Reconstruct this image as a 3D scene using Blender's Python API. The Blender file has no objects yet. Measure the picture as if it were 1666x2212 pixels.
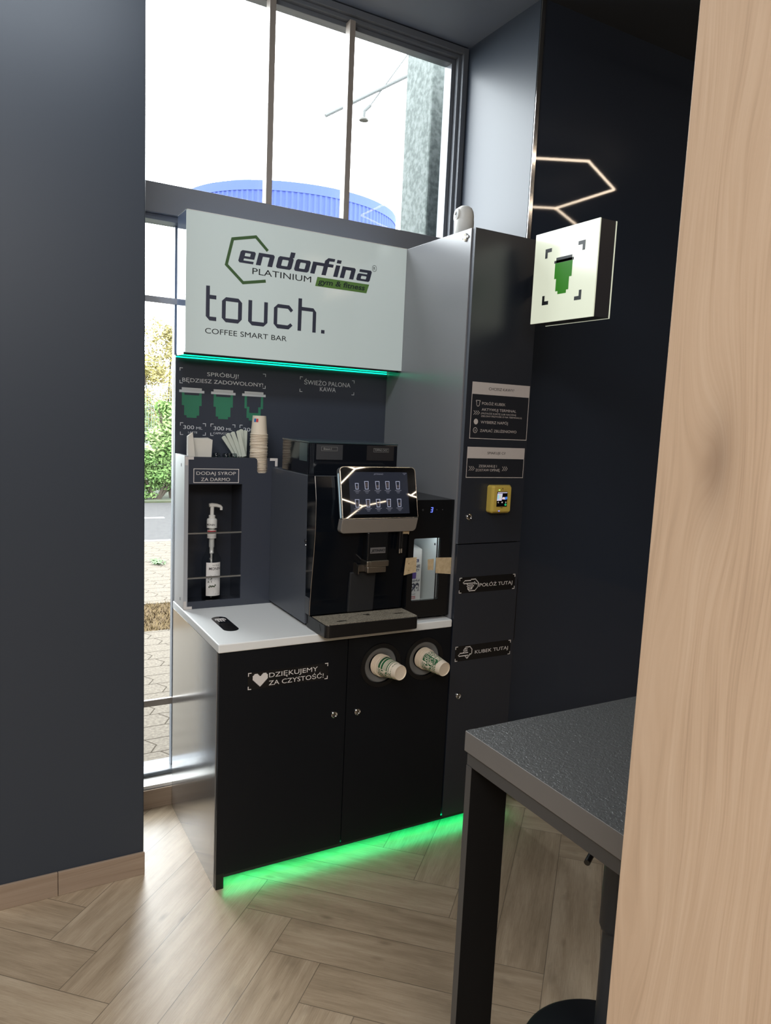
import bpy, bmesh, math, random
from mathutils import Vector, Matrix
random.seed(11)
sc = bpy.context.scene
col = sc.collection

# ------------------------------------------------------------------ camera
cam_data = bpy.data.cameras.new('camera')
cam = bpy.data.objects.new('camera', cam_data)
col.objects.link(cam)
FPX = 1634.219
cam_data.sensor_fit = 'AUTO'
cam_data.sensor_width = 36.0
cam_data.lens = FPX / 2212.0 * 36.0
cam_data.shift_x = (833.0 - 898.137) / 2212.0
cam_data.shift_y = (1124.408 - 1106.0) / 2212.0
cam_data.clip_start = 0.05
cam_data.clip_end = 400
RX = (0.85981661, -0.5081494, 0.04999592)
RD = (-0.02436515, -0.13863581, -0.99004366)
RF = (0.51002132, 0.85003782, -0.13158251)
cam.matrix_world = Matrix(((RX[0], -RD[0], -RF[0], -0.72313), (RX[1], -RD[1], -RF[1], -2.45754),
                           (RX[2], -RD[2], -RF[2], 1.68631), (0, 0, 0, 1)))
sc.camera = cam

# ------------------------------------------------------------------ world, exposure
world = bpy.data.worlds.new('overcast_sky')
sc.world = world
world.use_nodes = True
wn = world.node_tree
wn.nodes.clear()
w_out = wn.nodes.new('ShaderNodeOutputWorld')
w_bg = wn.nodes.new('ShaderNodeBackground')
w_bg.inputs['Color'].default_value = (0.93, 0.965, 1.0, 1)
w_bg.inputs['Strength'].default_value = 8.0
wn.links.new(w_bg.outputs[0], w_out.inputs[0])
sc.view_settings.view_transform = 'Standard'
sc.view_settings.look = 'None'
sc.view_settings.gamma = 1.0
sc.view_settings.exposure = 1.0
sc.view_settings.use_curve_mapping = False
sc.cycles.use_denoising = True
sc.cycles.max_bounces = 8
sc.cycles.diffuse_bounces = 4
sc.cycles.glossy_bounces = 4
sc.cycles.transmission_bounces = 4
sc.cycles.transparent_max_bounces = 12
sc.cycles.caustics_reflective = False
sc.cycles.caustics_refractive = False
sc.cycles.sample_clamp_indirect = 6.0
HEX_STRENGTH = 11.0
FILL_LIGHT_W = 108.0

def area_light(name, loc, size, size_y, power, color, rot=(0, 0, 0), portal=False):
    ld = bpy.data.lights.new(name, 'AREA')
    ld.shape = 'RECTANGLE'
    ld.size = size
    ld.size_y = size_y
    ld.energy = power
    ld.color = color
    lo = bpy.data.objects.new(name, ld)
    lo.location = loc
    lo.rotation_euler = rot
    col.objects.link(lo)
    if portal:
        ld.cycles.is_portal = True
    return lo
# sampling portal in the window opening (lets the sky in, emits nothing itself)
area_light('window_portal', (0.58, 0.86, 1.75), 1.6, 3.4, 1, (1, 1, 1), (math.radians(-90), 0, 0), True)
# fill lights added under the ceiling, unseen, to brighten the room
area_light('fill_light_rear', (-1.35, -5.0, 3.38), 2.6, 2.4, FILL_LIGHT_W * 1.2, (1.0, 0.95, 0.90))
area_light('fill_light_left', (-1.9, -2.6, 3.38), 1.2, 2.4, FILL_LIGHT_W * 0.28, (1.0, 0.95, 0.90))

# unseen cool area light added to brighten the top of the left wall
area_light('fill_light_wall', (-0.95, -0.75, 3.36), 1.7, 0.3, 16.0, (0.84, 0.92, 1.0), (math.radians(38), 0, 0))

# ------------------------------------------------------------------ helpers: materials
def lin(c):
    out = []
    for v in c[:3]:
        v = v / 255.0
        out.append(v / 12.92 if v <= 0.04045 else ((v + 0.055) / 1.055) ** 2.4)
    return (out[0], out[1], out[2], 1.0)

MATS = {}
def mat(name, rgb, rough=0.5, metal=0.0, spec=0.5, emis=None, estr=0.0, bump=None, coat=0.0, vary=None, coat_rough=0.05):
    """principled material; bump=(scale, strength[, distance]); vary=(scale, rgb2) mottles the base colour"""
    if name in MATS:
        return MATS[name]
    m = bpy.data.materials.new(name)
    m.use_nodes = True
    nt = m.node_tree
    p = nt.nodes['Principled BSDF']
    p.inputs['Base Color'].default_value = lin(rgb)
    p.inputs['Roughness'].default_value = rough
    p.inputs['Metallic'].default_value = metal
    p.inputs['Specular IOR Level'].default_value = spec
    p.inputs['Coat Weight'].default_value = coat
    p.inputs['Coat Roughness'].default_value = coat_rough
    if emis is not None:
        p.inputs['Emission Color'].default_value = lin(emis)
        p.inputs['Emission Strength'].default_value = estr
    if bump or vary:
        tc = nt.nodes.new('ShaderNodeTexCoord')
    if bump:
        n = nt.nodes.new('ShaderNodeTexNoise')
        n.inputs['Scale'].default_value = bump[0]
        n.inputs['Detail'].default_value = 3
        b = nt.nodes.new('ShaderNodeBump')
        b.inputs['Strength'].default_value = bump[1]
        b.inputs['Distance'].default_value = bump[2] if len(bump) > 2 else 0.002
        nt.links.new(tc.outputs['Object'], n.inputs['Vector'])
        nt.links.new(n.outputs['Fac'], b.inputs['Height'])
        nt.links.new(b.outputs['Normal'], p.inputs['Normal'])
    if vary:
        n2 = nt.nodes.new('ShaderNodeTexNoise')
        n2.inputs['Scale'].default_value = vary[0]
        n2.inputs['Detail'].default_value = 6
        mx = nt.nodes.new('ShaderNodeMix')
        mx.data_type = 'RGBA'
        mx.inputs['A'].default_value = lin(rgb)
        mx.inputs['B'].default_value = lin(vary[1])
        rp = nt.nodes.new('ShaderNodeMapRange')
        rp.inputs['From Min'].default_value = 0.38
        rp.inputs['From Max'].default_value = 0.62
        nt.links.new(tc.outputs['Object'], n2.inputs['Vector'])
        nt.links.new(n2.outputs['Fac'], rp.inputs['Value'])
        nt.links.new(rp.outputs['Result'], mx.inputs['Factor'])
        nt.links.new(mx.outputs['Result'], p.inputs['Base Color'])
    MATS[name] = m
    return m

def mth(nt, op, a, b=None, clamp=False):
    n = nt.nodes.new('ShaderNodeMath')
    n.operation = op
    n.use_clamp = clamp
    for i, v in enumerate((a, b)):
        if v is None:
            continue
        if isinstance(v, (int, float)):
            n.inputs[i].default_value = v
        else:
            nt.links.new(v, n.inputs[i])
    return n.outputs[0]
def glass_mat(name, tint=(255, 255, 255), ior=1.45, rough=0.0, boost=1.0):
    """thin see-through sheet: clear transmission with a Fresnel reflection"""
    if name in MATS:
        return MATS[name]
    m = bpy.data.materials.new(name)
    m.use_nodes = True
    nt = m.node_tree
    nt.nodes.clear()
    o = nt.nodes.new('ShaderNodeOutputMaterial')
    t = nt.nodes.new('ShaderNodeBsdfTransparent')
    t.inputs['Color'].default_value = lin(tint)
    g = nt.nodes.new('ShaderNodeBsdfGlossy')
    g.inputs['Roughness'].default_value = rough
    f = nt.nodes.new('ShaderNodeFresnel')
    f.inputs['IOR'].default_value = ior
    mx = nt.nodes.new('ShaderNodeMixShader')
    ge = nt.nodes.new('ShaderNodeNewGeometry')
    nt.links.new(mth(nt, 'MULTIPLY', f.outputs[0], mth(nt, 'SUBTRACT', 1.0, ge.outputs['Backfacing'])), mx.inputs[0])
    nt.links.new(t.outputs[0], mx.inputs[1])
    nt.links.new(g.outputs[0], mx.inputs[2])
    nt.links.new(mx.outputs[0], o.inputs[0])
    MATS[name] = m
    return m

def N(nt, typ, **kw):
    n = nt.nodes.new(typ)
    for k, v in kw.items():
        if hasattr(n, k):
            setattr(n, k, v)
    return n
def ramp(nt, fac, stops):
    r = nt.nodes.new('ShaderNodeValToRGB')
    els = r.color_ramp.elements
    while len(els) < len(stops):
        els.new(0.5)
    for e, (p, c) in zip(els, stops):
        e.position = p
        e.color = lin(c)
    nt.links.new(fac, r.inputs[0])
    return r.outputs[0]
def mixc(nt, fac, a, b, mode='MIX'):
    n = nt.nodes.new('ShaderNodeMix')
    n.data_type = 'RGBA'
    n.blend_type = mode
    for key, v in (('Factor', fac), ('A', a), ('B', b)):
        if isinstance(v, (int, float)):
            n.inputs[key].default_value = v
        elif isinstance(v, tuple):
            n.inputs[key].default_value = lin(v)
        else:
            nt.links.new(v, n.inputs[key])
    return n.outputs['Result']

# ------------------------------------------------------------------ helpers: objects
WL = {}
def tag(o, label=None, cat=None, group=None, kind=None):
    if label: o['label'] = label
    if cat: o['category'] = cat
    if group: o['group'] = group
    if kind: o['kind'] = kind
    return o
def thing(name, label, cat, base, group=None):
    o = bpy.data.objects.new(name, None)
    o.empty_display_size = 0.05
    o.location = base
    col.objects.link(o)
    WL[o] = Vector(base)
    return tag(o, label, cat, group)

class MB:
    def __init__(s):
        s.v = []; s.f = []; s.uv = {}
    def add(s, vs, fs):
        n = len(s.v)
        s.v += [tuple(p) for p in vs]
        s.f += [tuple(i + n for i in f) for f in fs]
        return s
    def box(s, x0, x1, y0, y1, z0, z1):
        return s.add([(x, y, z) for z in (z0, z1) for y in (y0, y1) for x in (x0, x1)],
                     [(0, 2, 3, 1), (4, 5, 7, 6), (0, 1, 5, 4), (2, 6, 7, 3), (0, 4, 6, 2), (1, 3, 7, 5)])
    def prism(s, pts, axis, a0, a1):
        """polygon extruded along an axis: X -> pts are (y,z); Y -> (x,z); Z -> (x,y)"""
        def mk(p, a):
            return (a, p[0], p[1]) if axis == 'X' else (p[0], a, p[1]) if axis == 'Y' else (p[0], p[1], a)
        n = len(pts)
        vs = [mk(p, a0) for p in pts] + [mk(p, a1) for p in pts]
        fs = [tuple(range(n)), tuple(range(2 * n - 1, n - 1, -1))]
        fs += [(i, (i + 1) % n, n + (i + 1) % n, n + i) for i in range(n)]
        return s.add(vs, fs)
    def flat(s, polys, fn):
        for p in polys:
            s.add([fn(a, b) for a, b in p], [tuple(range(len(p)))])
        return s
    def tube(s, pts, r, n=8, cap=True):
        pts = [Vector(p) for p in pts]
        rs = r if isinstance(r, (list, tuple)) else [r] * len(pts)
        vs = []; fs = []
        up = None
        for i, p in enumerate(pts):
            d = (pts[min(i + 1, len(pts) - 1)] - pts[max(i - 1, 0)]).normalized()
            if up is None:
                up = Vector((0, 0, 1)) if abs(d.z) < 0.9 else Vector((1, 0, 0))
            a = d.cross(up).normalized(); b = a.cross(d).normalized()
            up = b
            for k in range(n):
                t = 2 * math.pi * k / n
                vs.append(p + (a * math.cos(t) + b * math.sin(t)) * rs[i])
        for i in range(len(pts) - 1):
            for k in range(n):
                k2 = (k + 1) % n
                fs.append((i * n + k, i * n + k2, (i + 1) * n + k2, (i + 1) * n + k))
        if cap:
            fs.append(tuple(range(n - 1, -1, -1)))
            fs.append(tuple(range((len(pts) - 1) * n, len(pts) * n)))
        return s.add(vs, fs)
    def lathe(s, prof, base, axis=(0, 0, 1), n=32, close=False):
        """profile of (radius, height) spun about an axis"""
        ax = Vector(axis).normalized()
        ref = Vector((1, 0, 0)) if abs(ax.x) < 0.9 else Vector((0, 0, 1))
        a = (ref - ax * ref.dot(ax)).normalized(); b = ax.cross(a)
        base = Vector(base)
        vs = []; fs = []
        for r, h in prof:
            for k in range(n):
                t = 2 * math.pi * k / n
                vs.append(base + ax * h + (a * math.cos(t) + b * math.sin(t)) * max(r, 1e-5))
        m = len(prof)
        for i in range(m if close else m - 1):
            j = (i + 1) % m
            for k in range(n):
                k2 = (k + 1) % n
                fs.append((i * n + k, i * n + k2, j * n + k2, j * n + k))
        return s.add(vs, fs)
    def build(s, name, material, parent=None, bevel=0.0, smooth=False, base=None, seg=2, merge=False, angle=30):
        off = WL[parent] if parent is not None else Vector(base) if base is not None else Vector((0, 0, 0))
        me = bpy.data.meshes.new(name)
        me.from_pydata([tuple(Vector(p) - off) for p in s.v], [], s.f)
        bm = bmesh.new()
        bm.from_mesh(me)
        if merge:
            bmesh.ops.remove_doubles(bm, verts=bm.verts, dist=1e-5)
        bmesh.ops.recalc_face_normals(bm, faces=bm.faces)
        if bevel > 0:
            ed = [e for e in bm.edges if len(e.link_faces) == 2 and e.calc_face_angle(0) > math.radians(angle)]
            bmesh.ops.bevel(bm, geom=ed, offset=bevel, segments=seg, affect='EDGES', profile=0.5, clamp_overlap=True)
        bm.to_mesh(me)
        bm.free()
        if smooth:
            for p in me.polygons:
                p.use_smooth = True
            me.set_sharp_from_angle(angle=math.radians(35))
        if isinstance(material, bpy.types.Material):
            me.materials.append(material)
        o = bpy.data.objects.new(name, me)
        col.objects.link(o)
        if parent is not None:
            o.parent = parent
            WL[o] = Vector(off)
        else:
            o.location = off
            WL[o] = Vector(off)
        return o

def struct(o):
    o['kind'] = 'structure'
    return o

# ------------------------------------------------------------------ helpers: lettering
def _raw_text(s, bold=0.0):
    cu = bpy.data.curves.new('lettering_curve', 'FONT')
    cu.body = s
    cu.size = 1.0
    cu.resolution_u = 4
    cu.dimensions = '2D'
    cu.fill_mode = 'FRONT'
    cu.offset = bold
    o = bpy.data.objects.new('lettering_curve', cu)
    col.objects.link(o)
    dg = bpy.context.evaluated_depsgraph_get()
    me = bpy.data.meshes.new_from_object(o.evaluated_get(dg))
    bpy.data.objects.remove(o)
    bpy.data.curves.remove(cu)
    vs = [(v.co.x, v.co.y) for v in me.vertices]
    fs = [tuple(p.vertices) for p in me.polygons]
    bpy.data.meshes.remove(me)
    return vs, fs
CAP = max(v[1] for v in _raw_text('H')[0])
def put_text(mb, s, fn, a0, a1, base, cap, shear=0.0, bold=0.0, vertical=False):
    """letters whose ink runs from a0 to a1, standing on `base` with capitals `cap` high; fn maps (a, b) to a point"""
    plain = s.replace('Ż', 'Z')
    vs, fs = _raw_text(plain, bold)
    for i, ch in enumerate(s):
        if ch == 'Ż':                       # dot above, set over the letter Z
            wz = max(v[0] for v in _raw_text('Z')[0]) - min(v[0] for v in _raw_text('Z')[0])
            right = max(v[0] for v in _raw_text(plain[:i + 1])[0]) + min(v[0] for v in _raw_text(plain[0])[0]) * 0
            q = len(vs); d = CAP * 0.085; cxz = right - wz / 2
            vs = vs + [(cxz + d * math.cos(t * math.pi / 5), CAP * 1.2 + d * math.sin(t * math.pi / 5)) for t in range(10)]
            fs = fs + [tuple(range(q, q + 10))]
    mn = min(v[0] for v in vs); mx = max(v[0] for v in vs)
    k = (a1 - a0) / (mx - mn)
    sz = cap / CAP
    pts = [fn(a0 + (v[0] - mn) * k + shear * v[1] * sz * (1 if a1 > a0 else -1), base + v[1] * sz) for v in vs]
    mb.add(pts, fs)
    return mb
def onY(y):
    return lambda a, b: (a, y, b)
def onX(x):
    return lambda a, b: (x, a, b)
def frame_poly(x0, x1, z0, z1, t):
    return [[(x0, z0), (x1, z0), (x1, z0 + t), (x0, z0 + t)], [(x0, z1 - t), (x1, z1 - t), (x1, z1), (x0, z1)],
            [(x0, z0 + t), (x0 + t, z0 + t), (x0 + t, z1 - t), (x0, z1 - t)], [(x1 - t, z0 + t), (x1, z0 + t), (x1, z1 - t), (x1 - t, z1 - t)]]
def corner_polys(x0, x1, z0, z1, L, t):
    """four corner brackets of a rectangle"""
    out = []
    for x, sx in ((x0, 1), (x1, -1)):
        for z, sz in ((z0, 1), (z1, -1)):
            out.append([(x, z), (x + sx * L, z), (x + sx * L, z + sz * t), (x + sx * t, z + sz * t), (x + sx * t, z + sz * L), (x, z + sz * L)])
    return out
def corner_marks(parent, material, fn, *args):
    for p in corner_polys(*args):
        MB().flat([p], fn).build('corner_mark', material, parent)
def stroke(pts, w, closed=False):
    """mitred band along a polyline, as quads"""
    P = [Vector((p[0], p[1])) for p in pts]
    n = len(P)
    L = []; R = []
    for i in range(n):
        d0 = (P[i] - P[i - 1]).normalized() if (i > 0 or closed) else None
        d1 = (P[(i + 1) % n] - P[i]).normalized() if (i < n - 1 or closed) else None
        if d0 is None: d0 = d1
        if d1 is None: d1 = d0
        n0 = Vector((-d0.y, d0.x)); n1 = Vector((-d1.y, d1.x))
        m = (n0 + n1).normalized()
        k = (w / 2) / max(0.3, m.dot(n0))
        L.append(P[i] + m * k); R.append(P[i] - m * k)
    out = []
    for i in range(n if closed else n - 1):
        j = (i + 1) % n
        out.append([tuple(R[i]), tuple(R[j]), tuple(L[j]), tuple(L[i])])
    return out
def bitmap(rows, x0, x1, z0, z1, gap=0.0):
    """pixel drawing: '#' cells as squares"""
    h = len(rows); w = max(len(r) for r in rows)
    cw = (x1 - x0) / w; ch = (z1 - z0) / h
    out = []
    for j, r in enumerate(rows):
        i = 0
        while i < len(r):
            if r[i] == '#':
                k = i
                while k < len(r) and r[k] == '#':
                    k += 1
                za = z1 - (j + 1) * ch; zb = z1 - j * ch
                out.append([(x0 + i * cw, za), (x0 + k * cw, za), (x0 + k * cw, zb), (x0 + i * cw, zb)])
                i = k
            else:
                i += 1
    return out
def circ(cx, cz, rx, rz=None, n=20):
    rz = rz or rx
    return [(cx + rx * math.cos(2 * math.pi * k / n), cz + rz * math.sin(2 * math.pi * k / n)) for k in range(n)]

# ------------------------------------------------------------------ materials
M_NAVY = mat('navy_wall_paint', (50, 56, 65), 0.40, spec=0.36, bump=(900, 0.05, 0.0004))
M_CEIL = mat('grey_blue_ceiling_paint', (66, 71, 80), 0.75, spec=0.25)
M_REAR = mat('rear_room_paint', (78, 76, 74), 0.8)
M_DARKWALL = mat('glossy_dark_wall', (50, 57, 70), 0.03, spec=0.5, bump=(300, 0.012, 0.0006))
M_LAM = mat('black_satin_laminate', (14, 17, 22), 0.36, spec=0.28, bump=(1400, 0.05, 0.0004))
M_SIDE = mat('graphite_side_laminate', (128, 129, 132), 0.26, spec=0.9, bump=(1400, 0.05, 0.0004))
M_SIDEL = mat('graphite_gloss_side_laminate', (134, 132, 129), 0.2, metal=0.35, spec=1.0, coat=1.0, coat_rough=0.13)
M_BOARD = mat('black_printed_board', (64, 69, 80), 0.3, spec=0.5)
M_EDGE = mat('grey_edge_band', (92, 96, 104), 0.45)
M_WHITE_TOP = mat('white_worktop_laminate', (226, 227, 225), 0.42, spec=0.4)
M_WPRINT = mat('white_print', (214, 208, 204), 0.6)
M_GPRINT = mat('green_print', (52, 128, 98), 0.6)
M_SLATE = mat('slate_letter_vinyl', (52, 55, 72), 0.5)
M_INK = mat('black_letter_vinyl', (24, 28, 32), 0.5)
M_OLIVE = mat('dark_green_vinyl', (66, 96, 56), 0.5)
M_LIME = mat('lime_green_vinyl', (96, 136, 66), 0.5)
M_CHROME = mat('chrome', (205, 205, 205), 0.12, metal=1.0)
M_STEEL = mat('brushed_steel', (170, 164, 156), 0.32, metal=1.0)
M_ALU = mat('window_frame_grey', (150, 140, 130), 0.42, spec=0.5)
M_ALU2 = mat('transom_grey', (122, 122, 124), 0.5)
M_BLACKP = mat('black_plastic', (16, 16, 18), 0.32)
M_GLOSSB = mat('black_gloss_plastic', (12, 16, 22), 0.1, spec=0.16)
M_GREYP = mat('grey_print', (96, 96, 100), 0.5)
M_PAPER = mat('white_paper', (222, 218, 208), 0.85)
M_CUP = mat('cream_paper_cup', (228, 214, 194), 0.7)
M_TAPE = mat('masking_tape_paper', (205, 184, 148), 0.8, vary=(60, (190, 168, 132)))
M_WPLAST = mat('white_plastic', (222, 220, 214), 0.4)
M_GLED = mat('green_led', (0, 220, 120), 0.4, emis=(0, 255, 150), estr=9.0)
M_CLED = mat('cyan_green_led', (0, 230, 190), 0.4, emis=(10, 255, 180), estr=1.4)
M_HEX = mat('honeycomb_lamp_glow', (255, 240, 220), 0.4, emis=(255, 232, 204), estr=HEX_STRENGTH)
M_PANE = glass_mat('window_glass', (250, 252, 252), 1.26)

def wood_mat(name, axis, c_lo, c_mid, c_hi, rough=0.45, scale=1.0, knot=None, bump=0.15):
    """straight-grained timber; axis = index of the coordinate along the grain, knot=(a, b) in the face plane"""
    m = bpy.data.materials.new(name)
    m.use_nodes = True
    nt = m.node_tree
    p = nt.nodes['Principled BSDF']
    p.inputs['Roughness'].default_value = rough
    p.inputs['Specular IOR Level'].default_value = 0.3
    tc = N(nt, 'ShaderNodeTexCoord')
    sp = N(nt, 'ShaderNodeSeparateXYZ')
    nt.links.new(tc.outputs['Object'], sp.inputs[0])
    ax = ['X', 'Y', 'Z']
    along = sp.outputs[ax[axis]]
    others = [sp.outputs[a] for i, a in enumerate(ax) if i != axis]
    across = mth(nt, 'ADD', others[0], others[1])
    # slow sideways drift of the grain along the board
    cv = N(nt, 'ShaderNodeCombineXYZ')
    nt.links.new(mth(nt, 'MULTIPLY', across, 7.0 * scale), cv.inputs[0])
    nt.links.new(mth(nt, 'MULTIPLY', along, 1.3 * scale), cv.inputs[1])
    n1 = N(nt, 'ShaderNodeTexNoise'); n1.inputs['Scale'].default_value = 1.0; n1.inputs['Detail'].default_value = 2.0
    nt.links.new(cv.outputs[0], n1.inputs['Vector'])
    drift = mth(nt, 'MULTIPLY', mth(nt, 'SUBTRACT', n1.outputs['Fac'], 0.5), 0.11 / scale)
    g = mth(nt, 'ADD', across, drift)
    kn = None
    if knot:
        da = mth(nt, 'SUBTRACT', others[1] if axis == 0 else others[1], knot[0])
        dz = mth(nt, 'SUBTRACT', along, knot[1])
        d2 = mth(nt, 'ADD', mth(nt, 'POWER', mth(nt, 'DIVIDE', da, 0.03), 2.0), mth(nt, 'POWER', mth(nt, 'DIVIDE', dz, 0.085), 2.0))
        kn = mth(nt, 'DIVIDE', 1.0, mth(nt, 'ADD', d2, 1.0))
        g = mth(nt, 'ADD', g, mth(nt, 'MULTIPLY', kn, 0.05))
    # growth rings
    rings = mth(nt, 'ADD', mth(nt, 'MULTIPLY', mth(nt, 'SINE', mth(nt, 'MULTIPLY', g, 210.0 * scale)), 0.5), 0.5)
    # pores and streaks
    cv2 = N(nt, 'ShaderNodeCombineXYZ')
    nt.links.new(mth(nt, 'MULTIPLY', g, 260.0 * scale), cv2.inputs[0])
    nt.links.new(mth(nt, 'MULTIPLY', along, 5.0 * scale), cv2.inputs[1])
    n2 = N(nt, 'ShaderNodeTexNoise'); n2.inputs['Scale'].default_value = 1.0; n2.inputs['Detail'].default_value = 5.0
    nt.links.new(cv2.outputs[0], n2.inputs['Vector'])
    cv3 = N(nt, 'ShaderNodeCombineXYZ')
    nt.links.new(mth(nt, 'MULTIPLY', g, 42.0 * scale), cv3.inputs[0])
    nt.links.new(mth(nt, 'MULTIPLY', along, 1.6 * scale), cv3.inputs[1])
    n3 = N(nt, 'ShaderNodeTexNoise'); n3.inputs['Scale'].default_value = 1.0; n3.inputs['Detail'].default_value = 3.0
    nt.links.new(cv3.outputs[0], n3.inputs['Vector'])
    f = mth(nt, 'ADD', mth(nt, 'MULTIPLY', rings, 0.07), mth(nt, 'ADD', mth(nt, 'MULTIPLY', n2.outputs['Fac'], 0.52), mth(nt, 'MULTIPLY', n3.outputs['Fac'], 0.42)))
    c = ramp(nt, f, [(0.22, c_lo), (0.46, c_mid), (0.70, c_hi)])
    if kn is not None:
        c = mixc(nt, mth(nt, 'MULTIPLY', mth(nt, 'POWER', kn, 2.2), 0.55), c, (120, 96, 78))
    nt.links.new(c, p.inputs['Base Color'])
    b = N(nt, 'ShaderNodeBump'); b.inputs['Strength'].default_value = bump; b.inputs['Distance'].default_value = 0.001
    nt.links.new(n2.outputs['Fac'], b.inputs['Height'])
    nt.links.new(b.outputs['Normal'], p.inputs['Normal'])
    return m
M_OAK = wood_mat('light_oak', 2, (172, 147, 124), (201, 175, 149), (213, 189, 164), 0.5, 1.0, knot=(0.314, 1.655))
M_SKIRT = wood_mat('skirting_oak', 0, (122, 104, 88), (148, 129, 111), (162, 144, 126), 0.5, 0.6)

def floor_mat():
    m = bpy.data.materials.new('herringbone_oak_planks')
    m.use_nodes = True
    nt = m.node_tree
    p = nt.nodes['Principled BSDF']
    uv = N(nt, 'ShaderNodeUVMap'); uv.uv_map = 'plank'
    at = N(nt, 'ShaderNodeAttribute'); at.attribute_name = 'tone'
    sp = N(nt, 'ShaderNodeSeparateXYZ')
    nt.links.new(uv.outputs[0], sp.inputs[0])
    U, V = sp.outputs[0], sp.outputs[1]
    off = mth(nt, 'MULTIPLY', at.outputs['Fac'], 37.0)
    def noise(su, sv, detail, rough=0.5):
        cv = N(nt, 'ShaderNodeCombineXYZ')
        nt.links.new(mth(nt, 'MULTIPLY', U, su), cv.inputs[0])
        nt.links.new(mth(nt, 'MULTIPLY', V, sv), cv.inputs[1])
        nt.links.new(off, cv.inputs[2])
        n = N(nt, 'ShaderNodeTexNoise'); n.inputs['Scale'].default_value = 1.0
        n.inputs['Detail'].default_value = detail
        n.inputs['Roughness'].default_value = rough
        nt.links.new(cv.outputs[0], n.inputs['Vector'])
        return n.outputs['Fac']
    streak = noise(14.0, 420.0, 4.0, 0.6)
    band = noise(3.2, 26.0, 4.0)
    blot = noise(9.0, 16.0, 3.0)
    f = mth(nt, 'ADD', mth(nt, 'MULTIPLY', streak, 0.40), mth(nt, 'ADD', mth(nt, 'MULTIPLY', band, 0.5), mth(nt, 'MULTIPLY', at.outputs['Fac'], 0.10)))
    c = ramp(nt, f, [(0.30, (136, 119, 97)), (0.50, (168, 149, 125)), (0.68, (188, 171, 147))])
    dark = mth(nt, 'MULTIPLY', mth(nt, 'SUBTRACT', blot, 0.60, True), 3.0, True)
    c = mixc(nt, mth(nt, 'MULTIPLY', dark, 0.75), c, (118, 104, 86))
    pore = mth(nt, 'MULTIPLY', mth(nt, 'SUBTRACT', noise(60.0, 700.0, 2.0), 0.60, True), 4.0, True)
    c = mixc(nt, mth(nt, 'MULTIPLY', pore, 0.35), c, (112, 98, 82))
    # knots: small dark eyes
    vo = N(nt, 'ShaderNodeTexVoronoi'); vo.inputs['Scale'].default_value = 1.0
    cvv = N(nt, 'ShaderNodeCombineXYZ')
    nt.links.new(mth(nt, 'MULTIPLY', U, 3.2), cvv.inputs[0]); nt.links.new(mth(nt, 'MULTIPLY', V, 8.0), cvv.inputs[1]); nt.links.new(off, cvv.inputs[2])
    nt.links.new(cvv.outputs[0], vo.inputs['Vector'])
    eye = mth(nt, 'MULTIPLY', mth(nt, 'SUBTRACT', 0.10, vo.outputs['Distance'], True), 9.0, True)
    c = mixc(nt, mth(nt, 'MULTIPLY', eye, 0.7), c, (92, 76, 60))
    # joints between planks
    ev = mth(nt, 'MINIMUM', mth(nt, 'MINIMUM', U, mth(nt, 'SUBTRACT', 0.845, U)), mth(nt, 'MINIMUM', V, mth(nt, 'SUBTRACT', 0.169, V)))
    seam = mth(nt, 'LESS_THAN', ev, 0.0011)
    c = mixc(nt, mth(nt, 'MULTIPLY', seam, 0.75), c, (70, 60, 50))
    nt.links.new(c, p.inputs['Base Color'])
    p.inputs['Roughness'].default_value = 0.34
    p.inputs['Specular IOR Level'].default_value = 0.5
    b = N(nt, 'ShaderNodeBump'); b.inputs['Strength'].default_value = 0.25; b.inputs['Distance'].default_value = 0.0012
    nt.links.new(mth(nt, 'SUBTRACT', streak, seam), b.inputs['Height'])
    nt.links.new(b.outputs['Normal'], p.inputs['Normal'])
    return m

# ------------------------------------------------------------------ room shell
YW = 0.216       # inner face of the outside wall
YG = 0.735       # inner face of the window frame
RX0, RX1, RY0, RZ = -3.2, 5.4, -8.4, 3.43
XL, XR = -0.2, 1.3635

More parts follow.
